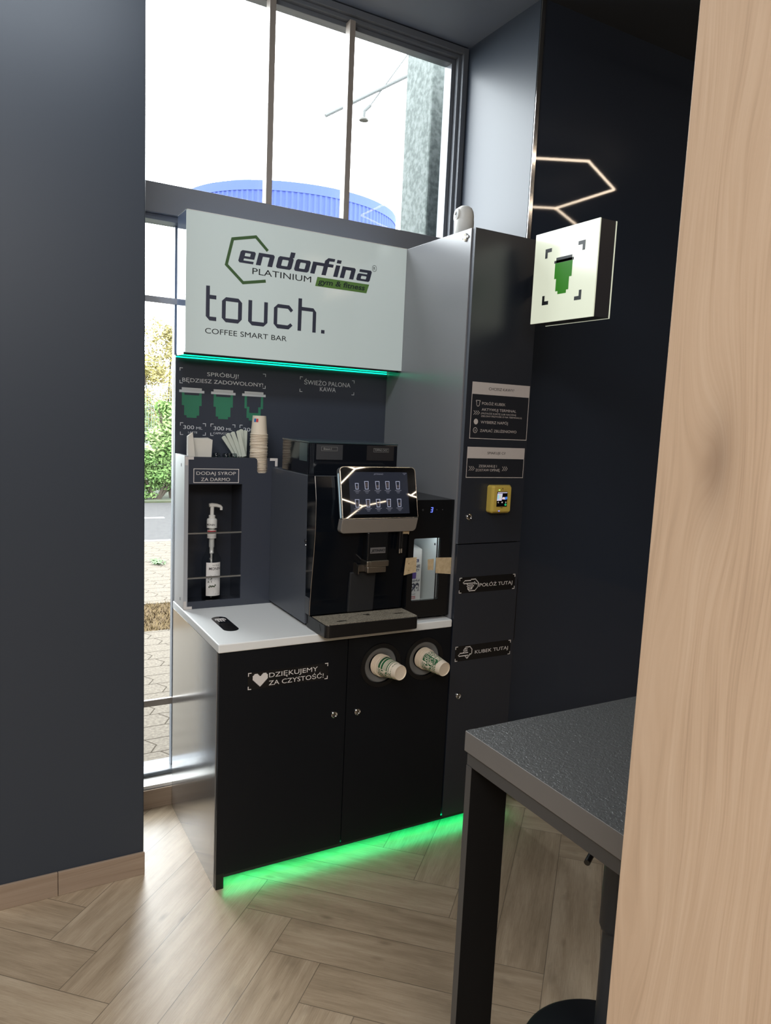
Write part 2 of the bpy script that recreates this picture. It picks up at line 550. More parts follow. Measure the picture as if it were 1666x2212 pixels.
def build_floor():
    W = 0.169
    bm = bmesh.new()
    uvl = bm.loops.layers.uv.new('plank')
    tl = bm.faces.layers.float.new('tone')
    s = math.sqrt(0.5)
    rnd = random.Random(5)
    def quad(u0, u1, v0, v1, along_u):
        cs = [(u0, v0), (u1, v0), (u1, v1), (u0, v1)]
        pts = [((u + v) * s, (u - v) * s) for u, v in cs]
        cx = sum(p[0] for p in pts) / 4; cy = sum(p[1] for p in pts) / 4
        if not (RX0 - 0.6 < cx < RX1 + 0.6 and RY0 - 0.6 < cy < 1.4):
            return
        f = bm.faces.new([bm.verts.new((x, y, 0.0)) for x, y in pts])
        f[tl] = rnd.random()
        for l, (u, v) in zip(f.loops, cs):
            l[uvl].uv = (u - u0, v - v0) if along_u else (v - v0, u - u0)
    for j in range(-60, 70):
        for i in range(-80, 80):
            if (i + j + 5) % 10 == 0:       # a plank lying along u in row j
                quad(-0.05 + W * i, -0.05 + W * (i + 5), 0.147 + W * j, 0.147 + W * (j + 1), True)
    for i in range(-80, 80):
        for j in range(-60, 70):
            if (i + j + 5) % 10 == 5:       # a plank lying along v in column i
                quad(-0.05 + W * i, -0.05 + W * (i + 1), 0.147 + W * j, 0.147 + W * (j + 5), False)
    for co, no in (((RX0, 0, 0), (-1, 0, 0)), ((RX1, 0, 0), (1, 0, 0)), ((0, RY0, 0), (0, -1, 0)), ((0, 0.68, 0), (0, 1, 0))):
        bmesh.ops.bisect_plane(bm, geom=bm.verts[:] + bm.edges[:] + bm.faces[:], plane_co=co, plane_no=no, clear_outer=True)
    bmesh.ops.recalc_face_normals(bm, faces=bm.faces)
    for f in bm.faces:
        if f.normal.z < 0:
            f.normal_flip()
    me = bpy.data.meshes.new('floor')
    bm.to_mesh(me); bm.free()
    me.materials.append(floor_mat())
    o = bpy.data.objects.new('floor', me)
    col.objects.link(o)
    struct(o)
build_floor()
struct(MB().box(RX0, RX1, RY0, 0.95, -0.12, -0.004).build('floor_slab', mat('concrete', (120, 118, 114), 0.9)))
struct(MB().box(RX0, RX1, RY0, 0.95, RZ, RZ + 0.15).build('ceiling', M_CEIL))
struct(MB().box(XL, XR - 0.006, YW, 0.735, RZ - 0.006, RZ - 0.0002).build('ceiling_niche', mat('window_lit_soffit_paint', (112, 120, 134), 0.5)))  # same paint as the reveal, window light put into a paler colour
struct(MB().box(RX0 - 0.1, XL, YW, 0.95, 0, RZ).build('wall_left', M_NAVY, bevel=0.004))
struct(MB().box(XR, RX1 + 0.1, YW, 0.95, 0, RZ).build('wall_right', M_DARKWALL))
struct(MB().box(XR - 0.006, XR, YW, 0.95, 0, RZ).build('wall_reveal', M_NAVY))
struct(MB().box(RX0 - 0.1, RX0, RY0, YW, 0, RZ).build('wall_far_left', M_REAR))
struct(MB().box(RX1, RX1 + 0.1, RY0, YW, 0, RZ).build('wall_far_right', M_REAR))
struct(MB().box(RX0 - 0.1, RX1 + 0.1, RY0 - 0.1, RY0, 0, RZ).build('wall_rear', M_REAR))
struct(MB().box(XL, XR - 0.006, 0.677, 0.95, -0.05, 0.083).build('wall_below_window', M_NAVY))
# polished corner profile on the reveal edge
struct(MB().box(XR - 0.004, XR + 0.016, YW - 0.005, YW, 0, RZ - 0.002).build('trim_1', M_CHROME))
# skirtings
sk = MB().box(RX0, -0.485, YW - 0.010, YW, 0, 0.086)
sk.box(-0.4835, XL + 0.002, YW - 0.010, YW, 0, 0.086)
struct(sk.build('baseboard_left', M_SKIRT, bevel=0.0015))
struct(MB().box(XL, XR - 0.006, 0.668, 0.677, 0, 0.083).build('baseboard_window', M_SKIRT, bevel=0.001))
struct(MB().box(XR, RX1, YW - 0.010, YW, 0, 0.086).build('baseboard_right', mat('dark_skirting', (30, 31, 35), 0.4)))

# ------------------------------------------------------------------ windows
w1 = thing('window_1', None, None, (0.58, YG, 2.437))
w1['kind'] = 'structure'
fr = MB()
def ring(mb, x0, x1, z0, z1, t, y0, y1):
    mb.box(x0, x0 + t, y0, y1, z0, z1); mb.box(x1 - t, x1, y0, y1, z0, z1)
    mb.box(x0 + t, x1 - t, y0, y1, z1 - t, z1); mb.box(x0 + t, x1 - t, y0, y1, z0, z0 + t)
XF0, XF1 = XL + 0.001, XR - 0.0075
ring(fr, XF0, XF1, 2.50, 3.42, 0.028, YG, YG + 0.10)
ring(fr, XF0 + 0.028, XF1 - 0.028, 2.528, 3.392, 0.016, YG + 0.02, YG + 0.10)
ring(fr, XF0 + 0.044, XF1 - 0.044, 2.544, 3.376, 0.020, YG + 0.045, YG + 0.10)
fr.build('frame', mat('window_frame_satin', (104, 107, 112), 0.28, spec=0.6), w1, bevel=0.002)
MB().box(XF0 + 0.055, XF1 - 0.055, YG + 0.07, YG + 0.076, 2.55, 3.36).build('pane', M_PANE, w1)
MB().box(0.384, 0.410, YG, YG + 0.045, 2.549, 3.372).build('glazing_bar', M_ALU, w1, bevel=0.001)
MB().box(0.741, 0.767, YG, YG + 0.045, 2.549, 3.372).build('glazing_bar', M_ALU, w1, bevel=0.001)
MB().box(XF0, XF1, YG - 0.012, YG + 0.11, 2.437, 2.549).build('transom', M_ALU2, w1, bevel=0.002)
w2 = thing('window_2', None, None, (0.58, YG, 0.063))
w2['kind'] = 'structure'
f2 = MB()
M_FR2 = mat('lower_frame_grey', (96, 102, 110), 0.35)
f2.box(XF0, XF1, YG + 0.01, YG + 0.10, 2.414, 2.4365)
f2.box(XF0, XL + 0.025, YG, YG + 0.10, 0.135, 2.414)
f2.box(XF1 - 0.055, XF1, YG, YG + 0.10, 0.135, 2.414)
f2.box(0.0290, 0.060, YG + 0.062, YG + 0.10, 0.117, 2.414)
f2.build('frame', M_FR2, w2, bevel=0.0015)
sl = MB().box(XF0, XF1, YG + 0.03, YG + 0.10, 0.098, 0.116)
sl.tube([(XF0, YG + 0.028, 0.108), (XF1, YG + 0.028, 0.108)], 0.010, 12)
sl.build('bottom_rail', mat('bottom_rail_grey', (74, 78, 82), 0.3), w2)
MB().box(XF0, XF1, 0.680, YG + 0.10, 0.0835, 0.0975).build('window_sill', M_WPLAST, w2)
MB().box(XF0, XF1, YG + 0.052, YG + 0.068, 2.104, 2.128).build('glazing_bar', M_ALU, w2, bevel=0.001)
MB().box(XF0, XF1, YG + 0.052, YG + 0.068, 0.404, 0.432).build('glazing_bar', M_ALU, w2, bevel=0.001)
MB().box(XF0 + 0.02, XF1 - 0.05, YG + 0.07, YG + 0.076, 0.117, 2.414).build('pane', M_PANE, w2)

# ------------------------------------------------------------------ outdoors
def paver_mat():
    m = bpy.data.materials.new('interlocking_pavers')
    m.use_nodes = True
    nt = m.node_tree
    p = nt.nodes['Principled BSDF']
    p.inputs['Roughness'].default_value = 0.95
    p.inputs['Specular IOR Level'].default_value = 0.05
    tc = N(nt, 'ShaderNodeTexCoord')
    sp = N(nt, 'ShaderNodeSeparateXYZ'); nt.links.new(tc.outputs['Object'], sp.inputs[0])
    X, Y = sp.outputs[0], sp.outputs[1]
    row = mth(nt, 'FLOOR', mth(nt, 'DIVIDE', Y, 0.165))
    fy = mth(nt, 'FRACT', mth(nt, 'DIVIDE', Y, 0.165))
    # saw-toothed ends: the joint steps sideways inside each course
    zig = mth(nt, 'MULTIPLY', mth(nt, 'ABSOLUTE', mth(nt, 'SUBTRACT', fy, 0.5)), 0.09)
    xs = mth(nt, 'ADD', mth(nt, 'ADD', X, zig), mth(nt, 'MULTIPLY', row, 0.047))
    fx = mth(nt, 'FRACT', mth(nt, 'DIVIDE', xs, 0.235))
    jy = mth(nt, 'LESS_THAN', mth(nt, 'ABSOLUTE', mth(nt, 'SUBTRACT', fy, 0.5)), 0.475)
    jx = mth(nt, 'LESS_THAN', mth(nt, 'ABSOLUTE', mth(nt, 'SUBTRACT', fx, 0.5)), 0.482)
    stone = mth(nt, 'MULTIPLY', jx, jy)
    n = N(nt, 'ShaderNodeTexNoise'); n.inputs['Scale'].default_value = 60; n.inputs['Detail'].default_value = 5
    nt.links.new(tc.outputs['Object'], n.inputs['Vector'])
    c1 = ramp(nt, n.outputs['Fac'], [(0.3, (68, 63, 56)), (0.7, (88, 82, 74))])
    c = mixc(nt, stone, (46, 41, 34), c1)
    nt.links.new(c, p.inputs['Base Color'])
    b = N(nt, 'ShaderNodeBump'); b.inputs['Strength'].default_value = 0.5; b.inputs['Distance'].default_value = 0.004
    nt.links.new(stone, b.inputs['Height']); nt.links.new(b.outputs['Normal'], p.inputs['Normal'])
    return m
M_PAVE = paver_mat()
GZ = -0.05
struct(MB().box(-14, 26, 0.95, 3.50, GZ - 0.1, GZ).build('pavement_near', M_PAVE))
struct(MB().box(-14, 26, 4.36, 7.60, GZ - 0.1, GZ).build('pavement_far', M_PAVE))
struct(MB().box(-14, 26, 7.60, 7.72, GZ - 0.1, GZ + 0.005).build('kerb', mat('kerb_stone', (88, 84, 79), 0.9), bevel=0.01))
struct(MB().box(-14, 26, 7.72, 12.0, GZ - 0.1, GZ - 0.03).build('road', mat('asphalt', (56, 55, 55), 0.95, spec=0.05, vary=(14, (61, 60, 59)))))
struct(MB().box(1.6, 2.02, 9.95, 10.07, GZ - 0.03, GZ - 0.027).build('road_marking', mat('road_paint', (110, 109, 107), 0.8)))
struct(MB().box(-14, 26, 12.0, 90, GZ - 0.1, GZ).build('ground', mat('verge_soil', (52, 54, 36), 1.0, vary=(4, (44, 52, 30)))))
struct(MB().box(-14, 26, 3.50, 4.36, GZ - 0.1, GZ - 0.008).build('ground_strip', mat('dry_soil', (70, 59, 44), 1.0, spec=0.05, vary=(40, (58, 47, 34)))))
def blades(name, n, x0, x1, y0, y1, z, h, m, seed, label, cat):
    r = random.Random(seed)
    mb = MB()
    for _ in range(n):
        x = r.uniform(x0, x1); y = r.uniform(y0, y1); a = r.uniform(0, 6.28)
        hh = h * r.uniform(0.4, 1.0); lean = r.uniform(0.3, 1.4)
        dx, dy = math.cos(a), math.sin(a); w = 0.004
        mb.add([(x - dy * w, y + dx * w, z), (x + dy * w, y - dx * w, z), (x + dx * hh * lean, y + dy * hh * lean, z + hh)], [(0, 1, 2)])
    o = mb.build(name, m, base=((x0 + x1) / 2, (y0 + y1) / 2, z))
    return tag(o, label, cat, kind='stuff')
M_STRAW = mat('dry_grass', (96, 82, 60), 0.95, spec=0.05, vary=(9, (74, 62, 42)))
blades('dry_grass', 9000, -0.4, 2.6, 3.5, 4.36, GZ - 0.008, 0.045, M_STRAW, 3, 'strip of dry yellow grass between the two paved areas outside', 'grass')
wd = MB()
r_ = random.Random(8)
for _ in range(60):
    a = r_.uniform(0, 6.28); l = r_.uniform(0.03, 0.10); x = 1.10 + r_.uniform(-0.05, 0.05); y = 6.15 + r_.uniform(-0.12, 0.12)
    d = Vector((math.cos(a), math.sin(a), 0)); q = Vector((-d.y, d.x, 0)) * 0.012; c0 = Vector((x, y, GZ + 0.002))
    wd.add([c0 - q * 0.3, c0 + d * l * 0.5 - q + Vector((0, 0, 0.03)), c0 + d * l + Vector((0, 0, 0.015)), c0 + d * l * 0.5 + q + Vector((0, 0, 0.03))], [(0, 1, 2, 3)])
tag(wd.build('weed', mat('weed_leaf', (54, 80, 38), 0.7), base=(1.10, 6.15, GZ)), 'small green weed growing in the joints of the far pavement', 'weed')

def plant(name, label, cx, cy, rx, ry, z0, z1, nleaf, leaf, c1, c2, seed, group=None, stem_h=None):
    r = random.Random(seed)
    t = thing(name, label, 'bush' if 'bush' in name or 'shrub' in name else 'tree', (cx, cy, GZ), group)
    lf = MB()
    lumps = [(r.uniform(-0.7, 0.7), r.uniform(-0.6, 0.6), r.uniform(0.0, 0.94), r.uniform(0.42, 0.75)) for _ in range(26)]
    for _ in range(nleaf):
        L = r.choice(lumps)
        d = Vector((r.gauss(0, 1), r.gauss(0, 1), r.gauss(0, 1))).normalized() * (r.random() ** 0.4)
        taper = 1.0 - 0.55 * L[2]
        p = Vector((cx + (L[0] * taper + d.x * L[3] * taper) * rx, cy + (L[1] * taper + d.y * L[3] * taper) * ry,
                    z0 + (z1 - z0) * L[2] + d.z * L[3] * 0.4 * (z1 - z0) * 0.5))
        if p.z < GZ: continue
        a = Vector((r.gauss(0, 1), r.gauss(0, 1), r.gauss(0, 0.6))).normalized()
        b = a.cross(Vector((r.gauss(0, 1), r.gauss(0, 1), r.gauss(0, 1)))).normalized()
        s = leaf * r.uniform(0.6, 1.3)
        lf.add([p - a * s, p + b * s * 0.42, p + a * s, p - b * s * 0.42], [(0, 1, 2, 3)])
    m = mat('leaf_%d_%d_%d' % c1, c1, 0.85, spec=0.05, vary=(1.6, c2))
    lf.build('foliage', m, t)
    st = MB()
    for k in range(5):
        a = r.uniform(0, 6.28); h = (z0 + (z1 - z0) * r.uniform(0.5, 0.85))
        st.tube([(cx + 0.05 * math.cos(a), cy + 0.05 * math.sin(a), GZ), (cx + rx * 0.3 * math.cos(a), cy + ry * 0.3 * math.sin(a), h * 0.5),
                 (cx + rx * 0.5 * math.cos(a), cy + ry * 0.5 * math.sin(a), h)], [0.035, 0.022, 0.008], 6)
    st.build('stem', mat('bark', (54, 46, 36), 0.9), t)
    return t
plant('leafy_bush', 'low green bush against the foot of the mesh fence across the road', 2.40, 12.42, 0.95, 0.36, 0.0, 0.85, 11000, 0.036, (76, 102, 56), (104, 124, 78), 1)
plant('leafy_bush', 'light green broad-leaved bush rising in front of the fence rail', 2.74, 12.52, 0.62, 0.3, 0.55, 1.95, 8000, 0.05, (94, 122, 68), (124, 144, 94), 2)
plant('leafy_bush', 'dark green bush behind the fence beside the left window jamb', 2.10, 13.75, 0.9, 0.6, 0.3, 1.9, 8000, 0.036, (78, 98, 60), (104, 118, 80), 4)
plant('autumn_tree', 'tall yellowing tree behind the fence, its top against the sky', 3.10, 15.2, 0.85, 0.6, 1.2, 3.5, 11000, 0.04, (122, 116, 70), (142, 132, 90), 5)
plant('autumn_tree', 'shorter yellow-green tree behind the fence by the left wall edge', 1.62, 15.9, 0.8, 0.6, 1.0, 3.0, 9000, 0.04, (128, 122, 76), (140, 126, 84), 6)
plant('leafy_bush', 'wide green bush across the road, further right along the fence', 5.6, 13.9, 1.7, 0.6, 0.1, 2.2, 5200, 0.08, (60, 82, 44), (84, 104, 60), 9)
# mesh fence
fn = thing('mesh_fence', 'grey wire mesh fence with a top rail across the road', 'fence', (2.4, 12.9, GZ))
M_GALV = mat('galvanised_wire', (96, 104, 104), 0.5, metal=0.3)
wm = MB()
for i in range(70):
    x = 0.9 + i * 0.05
    wm.tube([(x, 12.9, GZ), (x, 12.9, 2.1)], 0.0036, 4, False)
for i in range(11):
    wm.tube([(0.9, 12.895, 0.08 + i * 0.2), (4.4, 12.895, 0.08 + i * 0.2)], 0.0036, 4, False)
wm.build('wire_mesh', M_GALV, fn)
MB().tube([(0.9, 12.86, 1.184), (2.63, 12.86, 1.184)], 0.022, 8).build('rail', M_GALV, fn)
MB().box(0.88, 0.94, 12.92, 12.98, GZ, 2.15).build('post', M_GALV, fn)
MB().box(3.36, 3.42, 12.92, 12.98, GZ, 2.15).build('post', M_GALV, fn)
# round blue tank far behind
tk = thing('storage_tank', 'huge round blue corrugated tank rising behind the window transom', 'tank', (20.73, 53.57, GZ))
TR = 7.72
nrib = 132
prof = []
for k in range(nrib * 4):
    t = 2 * math.pi * k / (nrib * 4)
    rr = TR + (0.0, 0.07, 0.07, 0.0)[k % 4]
    prof.append((20.73 + rr * math.cos(t), 53.57 + rr * math.sin(t)))
M_BLUE = mat('blue_corrugated_steel', (52, 62, 112), 0.9, spec=0.03)
MB().prism(prof, 'Z', GZ, 16.0).build('corrugated_wall', M_BLUE, tk)
MB().lathe([(TR + 0.10, 15.95), (TR + 0.10, 16.55), (TR - 0.3, 16.6), (0.01, 16.65)], (20.73, 53.57, 0), n=96).build('rim_band', mat('blue_rim', (54, 64, 110), 0.9, spec=0.03), tk)
for x, y, h in ((15.2, 49.6, 0.75), (26.0, 49.3, 0.6)):
    MB().box(x, x + 1.1, y, y + 1.0, 16.56, 16.6 + h).build('roof_hatch', mat('pale_metal', (104, 108, 112), 0.9, spec=0.05), tk)
# galvanised post right outside the window
tag(MB().box(1.500, 1.99, 1.30, 1.60, GZ, 5.2).build('steel_post', mat('spangled_zinc', (84, 89, 87), 0.7, spec=0.08, vary=(38, (62, 68, 66))), base=(1.62, 1.41, GZ), bevel=0.012),
    'thick galvanised square steel post standing just outside the window', 'post')
tag(MB().tube([(1.265, 2.2, 3.541), (1.938, 2.2, 3.988), (2.6, 2.2, 4.43)], 0.011, 8).build('tie_rod', mat('pale_rod', (96, 98, 97), 0.9, spec=0.05), base=(1.265, 2.2, 3.541)),
    'thin pale tie rod slanting across the sky to the steel post', 'rod')
dr = thing('outdoor_lamp', 'thin cranked arm with a small round disc hanging outside the window', 'lamp', (1.5315, 2.2, 3.581))
MB().tube([(2.05, 2.2, 4.34), (1.854, 2.2, 4.085), (1.574, 2.2, 3.675)], 0.005, 6).build('arm', mat('pale_rod', (96, 98, 97), 0.9, spec=0.05), dr)
MB().tube([(1.574, 2.2, 3.675), (1.534, 2.2, 3.632), (1.5315, 2.2, 3.585)], 0.011, 8).build('elbow', mat('pale_rod', (96, 98, 97), 0.9, spec=0.05), dr)
MB().lathe([(0.001, 0), (0.03, 0), (0.032, 0.006), (0.03, 0.012), (0.001, 0.012)], (1.5315, 2.2, 3.573), n=24).build('disc', mat('grey_disc', (84, 83, 78), 0.5), dr)

# ------------------------------------------------------------------ coffee station: base cabinet, worktop, tall cabinet
WX, WD, WT = 0.9457, 0.655, 2.416
CXR = 1.2665
E0 = -0.0006      # prints sit this far in front of a face at y = 0

def lock(parent, x, z):
    lk = MB().lathe([(0.0125, 0), (0.0125, 0.004), (0.0105, 0.0055), (0.0085, 0.0045), (0.0085, 0.003), (0.0001, 0.0035)], (x, 0.0, z), (0, -1, 0), 24).build('lock', M_CHROME, parent, smooth=True)
    MB().box(x - 0.0012, x + 0.0012, -0.0048, -0.003, z - 0.005, z + 0.005).build('keyhole', M_BLACKP, lk)
    return lk

bc = thing('base_cabinet', 'long black base cabinet with two doors under the white worktop', 'cabinet', (0.47, 0.33, 0))
MB().box(0.0, 0.018, 0.020, WD, 0.0, 0.868).build('side_panel', M_SIDEL, bc, bevel=0.0006)['label'] = 'graphite grey side panel'
MB().box(0.0185, 0.945, 0.022, WD, 0.062, 0.868).build('carcass', M_BLACKP, bc)
MB().box(0.002, 0.03, -0.001, 0.0195, 0.0, 0.06).build('foot', M_BLACKP, bc, bevel=0.001)
def door_with_holes(x0, x1, z0, z1, holes):
    """door front with round openings, cut as a bmesh boolean-free fan around each hole"""
    bm = bmesh.new()
    outer = [(x0, z0), (x1, z0), (x1, z1), (x0, z1)]
    vs = [bm.verts.new((p[0], 0.0, p[1])) for p in outer]
    edges = [bm.edges.new((vs[i], vs[(i + 1) % 4])) for i in range(4)]
    for cx, cz, r in holes:
        hv = [bm.verts.new((a, 0.0, b)) for a, b in circ(cx, cz, r, n=40)]
        edges += [bm.edges.new((hv[i], hv[(i + 1) % 40])) for i in range(40)]
    bmesh.ops.triangle_fill(bm, edges=edges, use_beauty=True)
    ret = bmesh.ops.extrude_face_region(bm, geom=bm.faces[:])
    bmesh.ops.translate(bm, verts=[v for v in ret['geom'] if isinstance(v, bmesh.types.BMVert)], vec=(0, 0.018, 0))
    me = bpy.data.meshes.new('m'); bm.to_mesh(me); bm.free()
    mb = MB()
    mb.add([tuple(v.co) for v in me.vertices], [tuple(p.vertices) for p in me.polygons])
    bpy.data.meshes.remove(me)
    return mb
H1, H2 = (0.628, 0.749), (0.823, 0.751)
MB().box(0.0025, 0.4850, 0.0, 0.018, 0.0525, 0.866).build('door', M_LAM, bc, bevel=0.0008)
d2 = door_with_holes(0.4880, 0.9440, 0.0525, 0.866, [(H1[0], H1[1], 0.070), (H2[0], H2[1], 0.070)]).build('door', M_LAM, bc)
lock(bc, 0.4391, 0.5822); lock(bc, 0.5355, 0.5776)
pl = MB().box(0.1035, 0.4075, -0.0004, 0.0, 0.724, 0.7865).build('sticker', mat('black_sticker_film', (16, 17, 20), 0.16), bc)
put_text(MB(), 'DZIĘKUJEMY', onY(E0), 0.1810, 0.3661, 0.7601, 0.0165).build('lettering', M_WPRINT, pl)
put_text(MB(), 'ZA CZYSTOŚĆ!', onY(E0), 0.1802, 0.3903, 0.7312, 0.0165).build('lettering', M_WPRINT, pl)
corner_marks(pl, M_WPRINT, onY(E0), 0.104, 0.407, 0.7245, 0.786, 0.0125, 0.0030)
heart = ['..####......####..', '.######....######.', '########..########', '##################', '##################', '##################',
         '##################', '.################.', '..##############..', '...############...', '....##########....', '.....########.....', '......######......', '.......####.......', '........##........']
MB().flat(bitmap(heart, 0.121, 0.176, 0.7325, 0.7795), onY(E0)).build('heart_icon', M_WPRINT, pl)
# dispensers: outer trim ring, rubber membrane
M_MEMB = mat('translucent_rubber', (112, 112, 110), 0.55)
for hx, hz in (H1, H2):
    MB().lathe([(0.070, 0.0), (0.070, -0.004), (0.086, -0.004), (0.088, 0.0)], (hx, 0, hz), (0, 1, 0), 48).build('dispenser_ring', M_BLACKP, bc, smooth=True)
    MB().lathe([(0.0695, 0.004), (0.066, 0.001), (0.052, 0.004), (0.043, 0.012)], (hx, 0, hz), (0, 1, 0), 48).build('dispenser_membrane', M_MEMB, bc, smooth=True)
# light strip under the doors
MB().box(0.022, CXR, 0.003, 0.014, 0.0405, 0.0510).build('plinth_profile', mat('dark_anodised_profile', (28, 34, 34), 0.3), bc)
MB().box(0.03, CXR - 0.01, 0.017, 0.032, 0.0395, 0.0425).build('green_light_strip', M_GLED, bc)

# worktop
def rounded_rect(x0, x1, y0, y1, r, n=6, corners=(1, 1, 1, 1)):
    pts = []
    for k, (cx, cy, a0) in enumerate(((x1 - r, y1 - r, 0), (x0 + r, y1 - r, 90), (x0 + r, y0 + r, 180), (x1 - r, y0 + r, 270))):
        if corners[k]:
            for i in range(n + 1):
                a = math.radians(a0 + 90 * i / n)
                pts.append((cx + r * math.cos(a), cy + r * math.sin(a)))
        else:
            pts.append([(x1, y1), (x0, y1), (x0, y0), (x1, y0)][k])
    return pts
wt = thing('worktop', 'white laminate worktop on the black base cabinet', 'worktop', (0.47, 0.33, 0.8685))
MB().prism([(-0.002, -0.003), (0.9445, -0.003), (0.9445, 0.656), (-0.002, 0.656)], 'Z', 0.8685, 0.90).build('board', M_WHITE_TOP, wt, bevel=0.004, seg=3)
# pill-shaped waste slot in the worktop: black rim, dark well, pixel hand
def pill(cx, cy, rx, L, n=10):
    return [(cx + rx * math.cos(math.pi * k / n), cy + L / 2 - rx + rx * math.sin(math.pi * k / n)) for k in range(n + 1)] + \
           [(cx - rx * math.cos(math.pi * k / n), cy - L / 2 + rx - rx * math.sin(math.pi * k / n)) for k in range(n + 1)]
ds = MB().prism(pill(0.0925, 0.243, 0.0285, 0.205), 'Z', 0.9001, 0.9012).build('disposal_slot', M_GLOSSB, wt, bevel=0.0003)
MB().flat([pill(0.0925, 0.2, 0.0205, 0.105)], lambda a, b: (a, b, 0.9014)).build('slot_opening', mat('dark_well', (6, 4, 5), 0.3), ds)
sr = MB(); sr.flat(stroke(pill(0.0925, 0.2, 0.0235, 0.112), 0.0016, True), lambda a, b: (a, b, 0.9014)); sr.build('slot_rim', M_CHROME, ds)
hb = ['.###########.', '#############', '#.##.##.##.##', '..##.##.##...', '..##.##.##...']
MB().flat(bitmap(hb, 0.072, 0.113, 0.272, 0.318), lambda a, b: (a, b, 0.9014)).build('hand_icon', M_WPRINT, ds)

# tall cabinet
tc_ = thing('tall_cabinet', 'tall narrow black cabinet at the right end of the coffee station', 'cabinet', (1.10, 0.33, 0))
MB().box(WX, WX + 0.018, 0.020, WD, 0.062, WT).build('side_panel', M_SIDE, tc_, bevel=0.0006)['label'] = 'graphite grey left side panel'
MB().box(CXR - 0.018, CXR, 0.020, WD, 0.062, WT).build('side_panel', M_LAM, tc_, bevel=0.0006)
MB().box(WX + 0.0185, CXR - 0.0185, 0.022, WD, 0.062, WT - 0.0005).build('carcass', M_BLACKP, tc_)
M_DOORT = mat('tall_door_laminate', (33, 38, 48), 0.36, spec=0.9, bump=(1400, 0.04, 0.0004))
du = MB().box(WX + 0.0065, CXR, 0.0, 0.018, 1.2065, WT).build('door', M_DOORT, tc_, bevel=0.0008)
ev = MB().box(WX + 0.0055, WX + 0.0064, 0.0002, 0.0178, 1.2065, WT).build('edge_band', M_EDGE, du)
MB().box(WX + 0.0065, CXR, 0.0, 0.018, 0.0525, 1.2025).build('door', M_DOORT, tc_, bevel=0.0008)
lock(tc_, 0.9975, 1.3137); lock(tc_, 0.9975, 0.5717)
MB().prism(rounded_rect(0.02, 0.085, 0.765, 1.045, 0.02, 6, (0, 0, 0, 0)), 'X', CXR + 0.0005, CXR + 0.026).build('side_handle', M_BLACKP, tc_, bevel=0.012, seg=4)['label'] = 'black rounded block on the right side'
# cover plate with two screws on the left flank
cp = MB()
cc = circ(0.0557, 2.3874, 0.0095, 0.016, 24)
cp.prism(cc, 'X', WX - 0.006, WX)
cp.prism([(0.036, 2.3835), (0.076, 2.3835), (0.076, 2.3925), (0.036, 2.3925)], 'X', WX - 0.005, WX)
cpo = cp.build('connector_plate', M_WPLAST, tc_, bevel=0.0008)
for z in (2.379, 2.3965):
    MB().lathe([(0.0001, 0.0008), (0.0032, 0.0008), (0.0034, 0.0)], (WX - 0.006, 0.0557, z), (-1, 0, 0), 14).build('screw', mat('brass_screw', (128, 112, 84), 0.35, metal=1.0), cpo)
# stickers
def sticker(parent, name, x0, x1, z0, z1, zh, fill):
    s = MB().box(x0, x1, -0.0004, 0.0, z0, z1).build(name, mat('sticker_ground', (30, 33, 40), 0.45), parent)
    f = MB(); f.flat(frame_poly(x0, x1, z0, z1, 0.0027), onY(-0.0008)); f.flat([[(x0, zh), (x1, zh), (x1, z1), (x0, z1)]], onY(-0.0009))
    f.build('header_and_border', mat('pale_sticker_print', (200, 192, 188), 0.6), s)
    h = MB()
    for t in fill['dark']: put_text(h, t[0], onY(-0.0013), *t[1:])
    h.build('header_lettering', M_INK, s)
    mp_ = mat('pale_sticker_print', (200, 192, 188), 0.6)
    for t in fill['light']: put_text(MB(), t[0], onY(-0.0009), *t[1:]).build('lettering', mp_, s)
    for g in fill.get('icons', []): MB().flat(g, onY(-0.0009)).build('icon', mp_, s)
    return s
def chevrons(x0, z0, w, h):
    out = []
    for k in range(3):
        a = x0 + k * w * 0.32
        out += stroke([(a, z0), (a + w * 0.3, z0 + h / 2), (a, z0 + h)], 0.0016)
    return out
ic = []
ic.append(stroke([(1.0005, 1.7745), (0.9995, 1.7745), (0.9995, 1.7705), (1.0015, 1.7705), (1.0025, 1.757), (1.006, 1.7525), (1.012, 1.7525), (1.0155, 1.757), (1.0165, 1.7705), (1.0185, 1.7705), (1.0185, 1.7745), (1.0175, 1.7745)], 0.0020) + [[(0.9995, 1.7735), (1.0185, 1.7735), (1.0185, 1.7755), (0.9995, 1.7755)]])
ic.append(chevrons(0.990, 1.7185, 0.030, 0.0165))
ic.append([circ(1.0035, 1.692, 0.0105, 0.0115, 10)])
ic.append(stroke(circ(1.0025, 1.6585, 0.0095, 0.0105, 8), 0.0020, True))
sticker(tc_, 'instruction_sticker', 0.9765, 1.2615, 1.6250, 1.8455, 1.7985, dict(
    dark=[('CHCESZ KAWY?', 1.0562, 1.1810, 1.8170, 0.0105)],
    light=[('POŁÓŻ KUBEK', 1.0277, 1.1428, 1.7590, 0.0102), ('AKTYWUJ TERMINAL', 1.0278, 1.1990, 1.7355, 0.0102),
           ('(PRZYŁÓŻ KARTĘ LUB NACIŚNIJ', 1.0257, 1.1987, 1.7225, 0.0058), ('ZIELONY PRZYCISK O NA TERMINALU)', 1.0264, 1.2296, 1.7118, 0.0058),
           ('WYBIERZ NAPÓJ', 1.0268, 1.1606, 1.6859, 0.0103), ('ZAPŁAĆ ZBLIŻENIOWO', 1.0259, 1.2071, 1.6528, 0.0103), ('$', 1.0000, 1.0050, 1.6545, 0.0075)],
    icons=ic))
